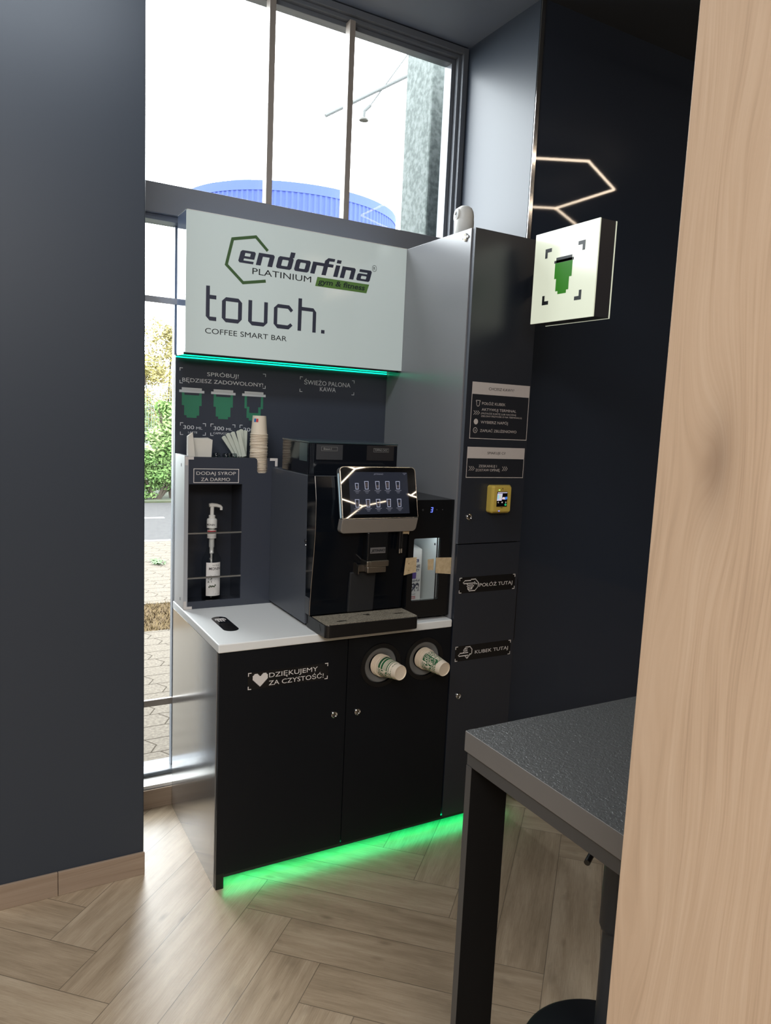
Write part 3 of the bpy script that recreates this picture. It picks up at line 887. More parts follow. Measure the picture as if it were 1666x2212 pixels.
sticker(tc_, 'opinion_sticker', 0.9710, 1.2565, 1.4710, 1.5930, 1.5480, dict(
    dark=[('SMAKUJE CI?', 1.0685, 1.1591, 1.5655, 0.0096)],
    light=[('ZESKANUJ I', 1.0296, 1.1189, 1.5130, 0.0096), ('ZOSTAW OPINIĘ', 1.0156, 1.1349, 1.4970, 0.0095)],
    icons=[chevrons(0.983, 1.499, 0.028, 0.018), chevrons(1.147, 1.499, 0.028, 0.018)]))
hand1 = ['..........######....', '..########......#...', '.#...............#..', '#.............#...#.', '.#############.#...#', '.....#........#.##.#', '......#######......#',
         '.....#.......#.....#', '......#######......#', '......#....#......#.', '......######.....#..', '.......#........#...', '........########....']
hand2 = ['..........#######...', '.........#.......#..', '........#####.....#.', '.......#...........#', '........#####......#', '.......#...........#', '..############.....#',
         '.#.................#', '#...............###.', '.##############.#...', '..........#....#....', '...........#.##.....', '............##......']
for nm, zb, zt, txt, t, hd in (('cup_return_sticker', 1.004, 1.068, 'POŁÓŻ TUTAJ', (1.0703, 1.2388, 1.0250, 0.0140), hand1), ('cup_here_sticker', 0.7195, 0.782, 'KUBEK TUTAJ', (1.0685, 1.2391, 0.7425, 0.0140), hand2)):
    sk_ = MB().box(0.9695, 1.2525, -0.0004, 0.0, zb - 0.001, zt + 0.001).build(nm, mat('black_sticker_film', (16, 17, 20), 0.16), tc_)
    corner_marks(sk_, M_WPRINT, onY(-0.0008), 0.970, 1.252, zb, zt, 0.0125, 0.0030)
    put_text(MB(), txt, onY(-0.0008), *t).build('lettering', M_WPRINT, sk_)
    if hd is hand1: MB().flat(bitmap(hd, 0.9875, 1.0660, 1.0095, 1.0605), onY(-0.0008)).build('hand_icon', M_WPRINT, sk_)
    else: MB().flat(bitmap(hd, 0.985, 1.054, 0.7265, 0.7775), onY(-0.0008)).build('hand_icon', M_WPRINT, sk_)

# ------------------------------------------------------------------ back board with the printed menu
bb = thing('back_board', 'black printed board behind the coffee machine, with cup pictures and sizes', 'board', (0.47, 0.65, 0.9))
YB = 0.645
MB().box(0.0, WX - 0.0005, YB, YB + 0.014, 0.9005, 1.893).build('panel', M_BOARD, bb)
MB().box(-0.0012, -0.0001, YB, YB + 0.014, 0.9005, 1.893).build('edge_band', M_EDGE, bb)
MB().box(WX - 0.0035, WX - 0.0006, YB - 0.0025, YB, 0.9005, 1.893).build('corner_bead', mat('dark_corner_bead', (70, 76, 86), 0.4), bb)
M_BLET = mat('grey_white_print', (222, 226, 230), 0.6)
for t in (('SPRÓBUJ!', 0.1241, 0.2538, 1.8200, 0.0149), ('BĘDZIESZ ZADOWOLONY!', 0.0258, 0.3585, 1.7915, 0.0149), ('300', 0.0314, 0.0742, 1.6044, 0.0147), ('ML', 0.0829, 0.1080, 1.6044, 0.0102),
          ('LATTE', 0.0508, 0.0874, 1.5880, 0.0074), ('300', 0.1536, 0.1965, 1.6044, 0.0147), ('ML', 0.2054, 0.2305, 1.6044, 0.0102), ('CAPPUCCINO', 0.1523, 0.2315, 1.5876, 0.0078),
          ('200', 0.2774, 0.3239, 1.6040, 0.0147), ('ML', 0.3326, 0.3589, 1.6040, 0.0102), ('ŚWIEŻO PALONA', 0.5430, 0.7633, 1.8151, 0.0185), ('KAWA', 0.6169, 0.6926, 1.7900, 0.0185)):
    put_text(MB(), t[0], onY(YB - 0.0006), *t[1:]).build('lettering', M_BLET, bb)
for c in ((0.015, 0.370, 1.7845, 1.846), (0.0185, 0.1215, 1.5805, 1.630), (0.1405, 0.2435, 1.5805, 1.630), (0.262, 0.372, 1.5805, 1.630), (0.523, 0.783, 1.782, 1.847)):
    corner_marks(bb, M_BLET, onY(YB - 0.0006), *c, 0.0125, 0.0025)
def cup_icon(x0, x1, z0, z1):
    w = x1 - x0; h = z1 - z0
    X = lambda u: x0 + u * w
    Z = lambda v: z1 - v * h
    R = lambda u0, u1, v0, v1: [(X(u0), Z(v1)), (X(u1), Z(v1)), (X(u1), Z(v0)), (X(u0), Z(v0))]
    return R
M_LIDP = mat('pale_grey_print', (212, 218, 222), 0.6)
for k, (x0, x1) in enumerate(((0.014, 0.1135), (0.1410, 0.2420), (0.2700, 0.3715))):
    lids = MB(); bodies = MB()
    R = cup_icon(x0, x1, 1.6500, 1.7690)
    lids.flat([R(0.1, 0.9, 0.0, 0.085), R(0, 1, 0.08, 0.165)], onY(YB - 0.0006))
    if k < 2:
        bodies.flat([R(0.105, 0.205, 0.165, 0.245), R(0.795, 0.895, 0.165, 0.245), R(0.105, 0.895, 0.245, 0.59), R(0.2, 0.8, 0.59, 0.92), R(0.3, 0.7, 0.92, 1.0)], onY(YB - 0.0006))
    else:
        bodies.flat([R(0.105, 0.205, 0.165, 0.59), R(0.795, 0.895, 0.165, 0.59), R(0.2, 0.31, 0.53, 0.92), R(0.69, 0.8, 0.53, 0.92), R(0.31, 0.69, 0.74, 0.92), R(0.3, 0.7, 0.92, 1.0)], onY(YB - 0.0006))
    lids.build('cup_lid_print', M_LIDP, bb); bodies.build('cup_body_print', M_GPRINT, bb)
MB().box(0.0, WX - 0.004, YB - 0.007, YB - 0.0005, 1.8845, 1.8885).build('cyan_light_strip', M_CLED, bb)

# ------------------------------------------------------------------ big illuminated sign
ls = thing('illuminated_sign', 'large white illuminated sign box above the coffee machine, with logo and dark lettering', 'sign', (0.47, 0.58, 1.897))
YS, ZS0, ZS1 = 0.509, 1.897, 2.416
M_FACE = mat('lit_white_acrylic', (172, 180, 178), 0.08, spec=0.4, emis=(205, 218, 214), estr=0.16)
M_CASE = mat('silver_sign_case', (132, 148, 176), 0.06, spec=0.3)
MB().box(0.0025, WX - 0.0008, YS, YS + 0.005, ZS0, ZS1).build('face', M_FACE, ls, bevel=0.0008)
MB().box(0.003, WX - 0.0012, YS + 0.0055, 0.644, ZS0 + 0.002, ZS1 - 0.0015).build('case', M_CASE, ls)
tr = MB().box(0.0025, WX - 0.001, YS, YS + 0.003, ZS1 + 0.0001, ZS1 + 0.0022); tr.box(0.0025, 0.0048, YS, 0.644, ZS1 + 0.0001, ZS1 + 0.0022)
tr.build('top_edge_trim', M_WPLAST, ls)
MB().box(0.0035, WX - 0.002, YS + 0.03, 0.640, ZS0 - 0.006, ZS0 + 0.0018).build('underside', mat('glossy_dark_underside', (52, 58, 62), 0.06, spec=0.8), ls)
YL = YS - 0.0007
tx = MB()
# "touch."
ob = [(0.140, 2.1028), (0.1554, 2.1180), (0.2045, 2.1180), (0.2192, 2.1030), (0.2190, 2.0400), (0.2041, 2.0236), (0.1554, 2.0240), (0.1401, 2.0387)]
oi = [(0.1550, 2.1034), (0.1550, 2.1034), (0.2038, 2.1034), (0.2038, 2.1034), (0.2036, 2.0387), (0.2036, 2.0387), (0.1548, 2.0387), (0.1548, 2.0387)]
TOUCH = [[(0.0784, 2.1518), (0.0784, 2.0385), (0.0930, 2.0238), (0.1188, 2.0238), (0.1188, 2.0386), (0.0929, 2.0386), (0.0929, 2.1044), (0.1180, 2.1044), (0.1180, 2.1192), (0.0929, 2.1192), (0.0929, 2.1525)]]
TOUCH += [[ob[i], ob[(i + 1) % 8], oi[(i + 1) % 8], oi[i]] if i % 2 else [ob[i], ob[(i + 1) % 8], oi[i]] for i in range(8)]
TOUCH += [[(0.2445, 2.1186), (0.2443, 2.0373), (0.2598, 2.0230), (0.3076, 2.0230), (0.3233, 2.0388), (0.3236, 2.1178), (0.3086, 2.1178), (0.3085, 2.0385), (0.2593, 2.0385), (0.2594, 2.1186)]]
TOUCH += [[(0.4302, 2.0997), (0.4208, 2.0901), (0.4080, 2.1030), (0.3640, 2.1030), (0.3638, 2.0387), (0.4080, 2.0380), (0.4203, 2.0479), (0.4292, 2.0392), (0.4125, 2.0226), (0.3647, 2.0228), (0.3490, 2.0387), (0.3491, 2.1014), (0.3655, 2.1174), (0.4131, 2.1172)]]
TOUCH += [[(0.4518, 2.1502), (0.4513, 2.0223), (0.4663, 2.0223), (0.4674, 2.1035), (0.5158, 2.1035), (0.5160, 2.0212), (0.5308, 2.0214), (0.5308, 2.1030), (0.5178, 2.1178), (0.4674, 2.1180), (0.4672, 2.1506)]]
TOUCH += [[(0.5548, 2.0353), (0.5546, 2.0214), (0.5701, 2.0213), (0.5703, 2.0356)]]
tx.flat(TOUCH, onY(YL))
tx.build('touch_lettering', M_SLATE, ls)
# italic heavy logo word, letters as bars sheared to the right
SH, ZB_, XH = 0.25, 2.2548, 0.0475
def shr(p):
    return [(x + SH * (z - ZB_), z) for x, z in p]
lw = []
def L(*polys):
    lw.extend(shr(p) for p in polys)
def bar(x0, x1, z0, z1):
    return [(x0, ZB_ + z0), (x1, ZB_ + z0), (x1, ZB_ + z1), (x0, ZB_ + z1)]
def ringl(x0, x1, z0, z1, sw, hw, c):
    o = [(x0 + c, z0), (x1 - c, z0), (x1, z0 + c), (x1, z1 - c), (x1 - c, z1), (x0 + c, z1), (x0, z1 - c), (x0, z0 + c)]
    c2 = c * 0.35
    i = [(x0 + sw + c2, z0 + hw), (x1 - sw - c2, z0 + hw), (x1 - sw, z0 + hw + c2), (x1 - sw, z1 - hw - c2), (x1 - sw - c2, z1 - hw), (x0 + sw + c2, z1 - hw), (x0 + sw, z1 - hw - c2), (x0 + sw, z0 + hw + c2)]
    o = [(a, b + ZB_) for a, b in o]; i = [(a, b + ZB_) for a, b in i]
    return [[o[k], o[(k + 1) % 8], i[(k + 1) % 8], i[k]] for k in range(8)]
SW, HW, CH = 0.0195, 0.0118, 0.006
# e
L([(0.2052, ZB_), (0.2187, ZB_), (0.2187, ZB_ + XH), (0.2052, ZB_ + XH), (0.1992, ZB_ + 0.0415), (0.1992, ZB_ + 0.006)],
  [(0.2187, ZB_ + 0.0385), (0.2597, ZB_ + 0.0385), (0.2597, ZB_ + 0.0415), (0.2540, ZB_ + XH), (0.2187, ZB_ + XH)],
  bar(0.2405, 0.2597, 0.0175, 0.0385), bar(0.2187, 0.2405, 0.0175, 0.0265), bar(0.2187, 0.2597, 0.0, 0.0095))
# n
def letter_n(x0, x1):
    L(bar(x0, x0 + SW, 0, XH), [(x0 + SW, ZB_ + XH - 0.013), (x1 - SW, ZB_ + XH - 0.013), (x1 - SW, ZB_), (x1, ZB_), (x1, ZB_ + XH - CH), (x1 - CH, ZB_ + XH), (x0 + SW, ZB_ + XH)])
letter_n(0.2706, 0.3371)
# d
L(*ringl(0.3516, 0.4166, 0, XH, SW, HW, CH)); L(bar(0.4166 - SW, 0.4166, XH, 0.0690))
# o
L(*ringl(0.4273, 0.4905, 0, XH, SW, HW, CH))
# r
L(bar(0.4983, 0.4983 + SW, 0, XH), bar(0.4983 + SW, 0.5330, XH - 0.0125, XH))
# f
L(bar(0.5480, 0.5480 + SW, 0, 0.0580), bar(0.5330, 0.5480, XH - 0.0125, XH), bar(0.5480 + SW, 0.5900, XH - 0.0125, XH), [(0.5480, ZB_ + 0.058), (0.5480 + 0.012, ZB_ + 0.0705), (0.5900, ZB_ + 0.0705), (0.5900, ZB_ + 0.0590), (0.5480 + SW, ZB_ + 0.0580)])
# i
L(bar(0.6003, 0.6003 + SW, 0, XH), bar(0.6003, 0.6003 + SW, 0.0555, 0.0690))
# n
letter_n(0.6300, 0.6925)
# a
L(*ringl(0.7050, 0.7680, 0, 0.0300, SW, 0.0088, 0.005)); L(bar(0.7680 - SW, 0.7680, 0.0300, XH - 0.0115), [(0.7680, ZB_ + 0.0250), (0.7680, ZB_ + 0.0300), (0.7630, ZB_ + 0.0300)], [(0.7100, ZB_ + XH - 0.0115), (0.7680, ZB_ + XH - 0.0115), (0.7680, ZB_ + XH - CH), (0.7620, ZB_ + XH), (0.7100, ZB_ + XH)])
MB().flat(lw, onY(YL)).build('logo_word', M_SLATE, ls)
MB().flat(stroke([(0.3180, 2.3140), (0.2690, 2.3595), (0.1775, 2.3375), (0.1545, 2.2395), (0.2215, 2.1805), (0.3125, 2.1985)], 0.0115), onY(YL)).build('hexagon_outline', M_OLIVE, ls)
put_text(MB(), 'PLATINIUM', onY(YL), 0.2575, 0.5040, 2.2185, 0.0230).build('lettering', M_INK, ls)
put_text(MB(), 'COFFEE SMART BAR', onY(YL), 0.0765, 0.4060, 1.9750, 0.0195).build('lettering', M_INK, ls)
t2 = MB()
put_text(t2, 'R', onY(YL), 0.7850, 0.7945, 2.3075, 0.0125)
t2.flat(stroke(circ(0.7898, 2.3138, 0.0105, 0.0125, 24), 0.0016, True), onY(YL))
t2.build('registered_mark', M_INK, ls)
MB().flat([[(0.5220, 2.2075), (0.7560, 2.2075), (0.7680, 2.2445), (0.5310, 2.2445)]], onY(YL)).build('green_banner', M_LIME, ls)
t3 = MB(); put_text(t3, 'gym & fitness', onY(YL - 0.0004), 0.5350, 0.7460, 2.2180, 0.0205, shear=0.2, bold=0.02)
t3.build('banner_lettering', mat('dark_banner_ink', (34, 48, 44), 0.5), ls)

# ------------------------------------------------------------------ projecting sign with the pixel cup
bs = thing('projecting_sign', 'square white light box with a green pixel cup, sticking out from the tall cabinet', 'sign', (1.205, -0.266, 2.074))
BX0, BX1, BY0, BY1, BZ0, BZ1 = 1.165, 1.2448, -0.437, -0.0952, 2.0742, 2.4043
M_GLOW = mat('glowing_opal_acrylic', (196, 198, 180), 0.15, spec=0.4, emis=(226, 232, 208), estr=0.30)
MB().box(BX0, BX0 + 0.005, BY0, BY1, BZ0, BZ1).build('face', M_GLOW, bs, bevel=0.0006)
MB().box(BX1 - 0.005, BX1, BY0, BY1, BZ0, BZ1).build('face', M_GLOW, bs, bevel=0.0006)
MB().box(BX0 + 0.0055, BX1 - 0.0055, BY0 + 0.001, BY1 - 0.001, BZ0 + 0.001, BZ1 - 0.001).build('casing', mat('dark_sign_casing', (58, 58, 64), 0.35), bs)
MB().box(BX1 - 0.010, BX1 - 0.004, BY1 - 0.001, -0.0005, 2.20, 2.28).build('bracket', M_BLACKP, bs)
XI = BX0 - 0.0007
cb = MB()
for y, z, sy, sz in ((-0.1576, 2.3421, -1, -1), (-0.3720, 2.3421, 1, -1), (-0.1570, 2.1383, -1, 1), (-0.3700, 2.1383, 1, 1)):
    Lk, tk_ = 0.036, 0.0135
    MB().flat([[(y, z), (y + sy * Lk, z), (y + sy * Lk, z + sz * tk_), (y + sy * tk_, z + sz * tk_), (y + sy * tk_, z + sz * (Lk - 0.002)), (y, z + sz * (Lk - 0.002))]], onX(XI)).build('corner_mark', M_INK, bs)
cb.flat([[(-0.2225, 2.2835), (-0.3080, 2.2835), (-0.3080, 2.3020), (-0.2225, 2.3020)], [(-0.2124, 2.2825), (-0.3173, 2.2825), (-0.3173, 2.2922), (-0.2124, 2.2922)]], onX(XI))
cb.build('cup_lid_print', M_INK, bs)
gb = MB().flat([[(-0.2180, 2.2265), (-0.3120, 2.2265), (-0.3120, 2.2825), (-0.2180, 2.2825)], [(-0.2285, 2.1815), (-0.2993, 2.1815), (-0.2993, 2.2265), (-0.2285, 2.2265)], [(-0.2415, 2.1702), (-0.2878, 2.1702), (-0.2878, 2.1815), (-0.2415, 2.1815)]], onX(XI))
gb.build('green_cup_print', mat('backlit_green_film', (28, 92, 8), 0.4, spec=0.2, emis=(44, 124, 4), estr=0.3), bs)

# ------------------------------------------------------------------ syrup station on the left of the worktop
su = thing('syrup_station', 'dark upright stand on the left of the worktop, holding the syrup bottle and cups', 'stand', (0.19, 0.565, 0.9003))
YU = 0.490
UX1, UZ = 0.375, 1.503
MB().box(0.0, 0.0155, YU, 0.6445, 0.9003, 1.5065).build('side_panel', mat('pale_grey_side_panel', (176, 178, 182), 0.3, spec=0.5), su, bevel=0.0006)['label'] = 'pale grey left side panel'
def front_panel():
    """front sheet with a rectangular window for the bottle and a U notch for the cups"""
    bm = bmesh.new()
    out = [(0.016, 0.9003), (UX1, 0.9003), (UX1, UZ), (0.3315, UZ), (0.3315, 1.4500), (0.3285, 1.4440), (0.3225, 1.4415), (0.2975, 1.4415), (0.2915, 1.4440), (0.2885, 1.4500),
           (0.2885, 1.4920), (0.2860, 1.4990), (0.2800, UZ), (0.016, UZ)]
    inn = [(0.0175, 0.9300), (0.2285, 0.9300), (0.2285, 1.3970), (0.0175, 1.3970)]
    edges = []
    for loop in (out, inn):
        vs = [bm.verts.new((p[0], YU, p[1])) for p in loop]
        edges += [bm.edges.new((vs[i], vs[(i + 1) % len(vs)])) for i in range(len(vs))]
    bmesh.ops.triangle_fill(bm, edges=edges, use_beauty=True)
    ret = bmesh.ops.extrude_face_region(bm, geom=bm.faces[:])
    bmesh.ops.translate(bm, verts=[v for v in ret['geom'] if isinstance(v, bmesh.types.BMVert)], vec=(0, 0.010, 0))
    mb = MB()
    bm.verts.index_update()
    mb.add([tuple(v.co) for v in bm.verts], [tuple(v.index for v in f.verts) for f in bm.faces])
    bm.free()
    return mb
front_panel().build('front_panel', mat('dark_front_acrylic', (60, 64, 74), 0.22, spec=0.5), su)
ins = MB()
ins.box(0.016, UX1, 0.632, 0.6440, 0.9003, 1.497)        # back
ins.box(0.2295, 0.2395, YU + 0.0105, 0.6315, 0.9003, 1.420)   # right cheek
ins.box(0.016, 0.229, YU + 0.0105, 0.6315, 0.9003, 0.9130)    # base
ins.build('inner_box', mat('dark_inner_board', (42, 46, 55), 0.25), su)
tp_ = MB().box(0.016, 0.2680, YU + 0.0105, 0.6315, 1.4900, 1.4985)
tp_.box(0.3580, UX1, YU + 0.0105, 0.6315, 0.9003, 1.4985)
tp_.box(0.2400, 0.3575, YU + 0.0105, 0.6315, 1.4180, 1.4300)
tp_.build('top_shelf', mat('dark_inner_board', (42, 46, 55), 0.25), su)
for z in (1.2035, 1.0245):
    MB().tube([(0.016, YU + 0.003, z), (0.2290, YU + 0.003, z - 0.0005)], 0.0042, 12).build('retaining_bar', M_STEEL, su, smooth=True)
MB().flat(frame_poly(0.0340, 0.2135, 1.4020, 1.4580, 0.0026), onY(YU - 0.0006)).build('label_border', M_WPRINT, su)
put_text(MB(), 'DODAJ SYROP', onY(YU - 0.0006), 0.0453, 0.2012, 1.4337, 0.0122).build('lettering', M_WPRINT, su)
put_text(MB(), 'ZA DARMO', onY(YU - 0.0006), 0.0632, 0.1777, 1.4095, 0.0126).build('lettering', M_WPRINT, su)
for x, z, sx, sz in ((0.0020, 1.5030, 1, -1), (0.3740, 1.5030, -1, -1), (0.0005, 0.9010, 1, 1)):
    MB().flat([[(x, z), (x + sx * 0.0330, z), (x + sx * 0.0330, z + sz * 0.0105), (x + sx * 0.0110, z + sz * 0.0105), (x + sx * 0.0110, z + sz * 0.0330), (x, z + sz * 0.0330)]], onY(YU - 0.0007)).build('corner_mark', M_WPRINT, su)
for z in (1.462, 0.928): MB().box(-0.0012, 0.0, 0.540, 0.5425, z, z + 0.012).build('panel_slot', M_GREYP, su)

# syrup bottle with pump
bx, by, bz = 0.129, 0.562, 0.9135
sb = thing('syrup_bottle', 'clear syrup bottle with a white pump, standing behind two bars', 'bottle', (bx, by, bz))
M_CLEAR = glass_mat('bottle_glass', (243, 245, 246), 1.4)
MB().lathe([(0.001, 0.0), (0.034, 0.0), (0.0395, 0.004), (0.0395, 0.168), (0.037, 0.178), (0.030, 0.188), (0.0215, 0.205), (0.0185, 0.235), (0.0170, 0.270), (0.0170, 0.296)], (bx, by, bz), n=40).build('glass', M_CLEAR, sb, smooth=True)
MB().lathe([(0.001, 0.002), (0.034, 0.002), (0.0375, 0.006), (0.0375, 0.050), (0.001, 0.050)], (bx, by, bz), n=32).build('syrup', glass_mat('syrup_liquid', (215, 212, 208), 1.33), sb, smooth=True)
MB().tube([(bx, by, bz + 0.01), (bx, by, bz + 0.20)], 0.0035, 8).build('dip_tube', M_WPLAST, sb)
MB().tube([(bx, by, bz + 0.195), (bx, by, bz + 0.218), (bx, by, bz + 0.222), (bx, by, bz + 0.26)], [0.008, 0.008, 0.0105, 0.0105], 16).build('pump_cylinder', M_WPLAST, sb, smooth=True)
MB().lathe([(0.0178, 0.258), (0.0178, 0.292)], (bx, by, bz), n=32).build('neck_label', mat('neck_label_paper', (226, 222, 216), 0.6), sb, smooth=True)
nb = MB()
def wrap(r, ang0):
    """maps (arc length, height) onto a cylinder of radius r around the bottle, ang0 faces the viewer"""
    def f(a, b):
        t = ang0 + a / r
        return (bx + r * math.cos(t), by + r * math.sin(t), bz + b)
    return f
A0 = math.radians(-107)
nb.flat([[(-0.020 + 0.004 * k, 0.2745 + 0.0010 * k), (-0.016 + 0.004 * k, 0.2755 + 0.0010 * k), (-0.016 + 0.004 * k, 0.290), (-0.020 + 0.004 * k, 0.290)] for k in range(10)], wrap(0.0180, A0))
nb.build('neck_stripe', mat('red_label_print', (176, 52, 62), 0.6), sb)
MB().lathe([(0.0001, 0.300), (0.0205, 0.300), (0.0205, 0.330), (0.0190, 0.336), (0.0130, 0.338), (0.0130, 0.350), (0.0085, 0.352)], (bx, by, bz), n=28).build('pump_collar', M_WPLAST, sb, smooth=True)
MB().lathe([(0.0112, 0.268), (0.0112, 0.301)], (bx, by, bz), n=20).build('neck_sleeve', M_WPLAST, sb, smooth=True)
MB().tube([(bx, by, bz + 0.345), (bx, by, bz + 0.388)], 0.0078, 14).build('pump_stem', M_WPLAST, sb, smooth=True)
hd = MB().tube([(bx - 0.012, by, bz + 0.391), (bx, by, bz + 0.392), (bx + 0.018, by - 0.002, bz + 0.391), (bx + 0.032, by - 0.004, bz + 0.387), (bx + 0.036, by - 0.004, bz + 0.382), (bx + 0.036, by - 0.004, bz + 0.372)],
               [0.0075, 0.0085, 0.0075, 0.0065, 0.0060, 0.0052], 14)
hd.build('pump_spout', M_WPLAST, sb, smooth=True)
f_ = wrap(0.0400, A0)
lb = MB()
nseg = 16
for k in range(nseg):
    a0 = -0.020 + 0.062 * k / nseg; a1 = -0.020 + 0.062 * (k + 1) / nseg
    lb.flat([[(a0, 0.026), (a1, 0.026), (a1, 0.163), (a0, 0.163)]], f_)
lbo = lb.build('label', mat('bottle_label_paper', (228, 224, 220), 0.6), sb, smooth=True, merge=True)
f2_ = wrap(0.0404, A0)
lp = MB()
put_text(lp, 'MONIN', f2_, -0.008, 0.040, 0.1330, 0.0105, bold=0.012)
put_text(lp, 'Le Sirop', f2_, 0.006, 0.036, 0.1500, 0.0045, shear=0.3)
for k, (z, a, b) in enumerate(((0.112, 0.016, 0.036), (0.104, 0.008, 0.038), (0.094, 0.016, 0.034), (0.087, 0.014, 0.036), (0.044, 0.010, 0.036), (0.038, 0.010, 0.036), (0.033, 0.018, 0.034))):
    lp.flat([[(a, z), (b, z), (b, z + 0.0014), (a, z + 0.0014)]], f2_)
lp.build('label_lettering', mat('label_ink', (52, 44, 48), 0.6), lbo)
pl_ = MB()
rr = random.Random(4)
for k in range(16):
    a = -0.012 + rr.uniform(-0.004, 0.016); z = 0.088 + rr.uniform(-0.010, 0.022); t = rr.uniform(0.6, 2.4)
    pl_.flat([[(a, z), (a + 0.0022 * math.sin(t), z - 0.0022 * math.cos(t)), (a + 0.011 * math.cos(t), z + 0.011 * math.sin(t))]], f2_)
for k in range(7):
    a = -0.010 + 0.004 * k; z = 0.060 + rr.uniform(0, 0.008)
    pl_.flat([[(a, z), (a + 0.006, z - 0.001), (a + 0.007, z + 0.004), (a + 0.001, z + 0.006)]], f2_)
pl_.build('label_plant_drawing', mat('label_plant_ink', (70, 78, 58), 0.6), lbo)
cl_ = MB(); put_text(cl_, 'MONIN', wrap(0.0209, A0 - 0.15), -0.020, 0.016, 0.3105, 0.0070, bold=0.02); cl_.build('collar_lettering', mat('label_ink', (52, 44, 48), 0.6), sb)

# paper cups: stacked upside down in the notch
CUP_H, CUP_R0, CUP_R1 = 0.0775, 0.0275, 0.0342
def cup_mb(base, axis, h=CUP_H, r0=CUP_R0, r1=CUP_R1, n=40):
    """paper cup: base disc at the origin, mouth at height h along the axis"""
    return MB().lathe([(0.0001, 0.004), (r0 - 0.0022, 0.004), (r0 - 0.0015, 0.0), (r0, 0.0006), (r1 - 0.001, h - 0.004), (r1 + 0.0012, h - 0.0038), (r1 + 0.0024, h - 0.0020),
                       (r1 + 0.0006, h), (r1 - 0.0010, h - 0.001), (r0 - 0.001, 0.006), (0.0001, 0.006)], base, axis, n)
cx_, cy_ = 0.3120, 0.545
ctop = 1.6715
ncup = 25
first = cup_mb((cx_, cy_, ctop), (0, 0, -1)).build('paper_cup', M_CUP, base=(cx_, cy_, ctop - CUP_H), smooth=True)
tag(first, 'topmost paper cup of the upside-down stack, with a small blue and red mark', 'cup', 'paper cups stacked upside down in the notch')
mk = MB()
def wcup(a, b):
    r = CUP_R0 + (CUP_R1 - CUP_R0) * (b / CUP_H) + 0.0006
    t = math.radians(-135) + a / r
    return (cx_ + r * math.cos(t), cy_ + r * math.sin(t), ctop - b)
mk.flat([[(0.000 - 0.009, 0.012), (-0.0005, 0.012), (-0.0005, 0.026), (-0.009, 0.026)]], wcup)
mk.build('printed_mark', mat('blue_mark_print', (46, 108, 176), 0.6), first)['label'] = 'blue half of the mark'
mk = MB().flat([[(0.0003, 0.012), (0.0095, 0.012), (0.0095, 0.026), (0.0003, 0.026)]], wcup)
mk.build('printed_mark', mat('red_mark_print', (190, 48, 56), 0.6), first)['label'] = 'red half of the mark'
for k in range(1, ncup):
    c = first.copy()
    jx = random.uniform(-0.0012, 0.0012); jy = random.uniform(-0.0012, 0.0012)
    c.location = (cx_ + jx, cy_ + jy, first.location.z - 0.00645 * k)
    c['label'] = 'cream paper cup nested in the tall stack, only its rim showing'
    if k == ncup - 1: c['label'] = 'lowest paper cup of the stack, its rim at the bottom of the notch'
    col.objects.link(c)

# napkins, sachets and lids on top of the stand
def napkin(name, label, x0, x1, y0, y1, z0, z1, lean, folds):
    m = MB()
    for k in range(folds):
        ya = y0 + (y1 - y0) * k / folds; yb = y0 + (y1 - y0) * (k + 0.86) / folds
        l0 = lean * k / max(1, folds - 1)
        m.prism([(x0 + 0.002 * k, z0), (x1, z0), (x1 + 0.004 - l0, z1 - 0.006 + 0.002 * k), (x0 + (x1 - x0) * 0.45, z1 - 0.002), (x0 - 0.002 + l0 * 0.3, z1 - 0.001 * k)], 'Y', ya, yb)
    return tag(m.build(name, M_PAPER, base=((x0 + x1) / 2, (y0 + y1) / 2, z0), bevel=0.0009, seg=2), label, 'napkin', 'paper napkins on the syrup stand')
napkin('paper_napkin', 'white folded napkin bundle lying beside the tall upright napkin', 0.040, 0.117, 0.540, 0.600, 1.4990, 1.5745, 0.004, 4)
tn = MB().prism([(0.0165, 1.4990), (0.0450, 1.4990), (0.0340, 1.5980), (0.0165, 1.5820)], 'Y', 0.5060, 0.5090)
tn.prism([(0.0170, 1.4990), (0.0400, 1.4990), (0.0335, 1.5930), (0.0170, 1.5800)], 'Y', 0.5100, 0.5310)
tag(tn.build('paper_napkin', M_PAPER, base=(0.03, 0.52, 1.499), bevel=0.0009), 'tall pointed white napkin standing upright at the left end of the stand', 'napkin', 'paper napkins on the syrup stand')
sach = [(0.220, 0.585, -0.62, 0.095), (0.228, 0.577, -0.50, 0.102), (0.236, 0.569, -0.38, 0.104), (0.2440, 0.561, -0.25, 0.106), (0.2500, 0.590, -0.10, 0.108), (0.2580, 0.598, 0.02, 0.104)]
for k, (x, y, a, l) in enumerate(sach):
    x += 0.012
    m = MB(); w = 0.0085
    d = Vector((math.sin(a), 0, math.cos(a))); q = Vector((d.z, 0, -d.x)) * w; c0 = Vector((x, y, 1.503))
    pts = [c0 - q, c0 + q, c0 + d * l + q, c0 + d * l * 1.03, c0 + d * l - q]
    m.prism([(p.x, p.z) for p in pts], 'Y', y, y + 0.0035)
    o = m.build('stirrer_sachet', mat('waxed_paper', (206, 212, 200), 0.5), base=(x, y, 1.4990), bevel=0.0006)
    tag(o, ['leftmost wrapped stirrer leaning out of the fan beside the cup stack', 'second wrapped stirrer from the left in the fan', 'third wrapped stirrer from the left in the fan', 'middle wrapped stirrer in the fan beside the cups',
            'nearly upright wrapped stirrer at the back of the fan', 'wrapped stirrer standing straight behind the cup stack'][k], 'stirrer', 'wrapped stirrers on the syrup stand')
M_LID = glass_mat('smoky_clear_plastic', (196, 202, 206), 1.6)
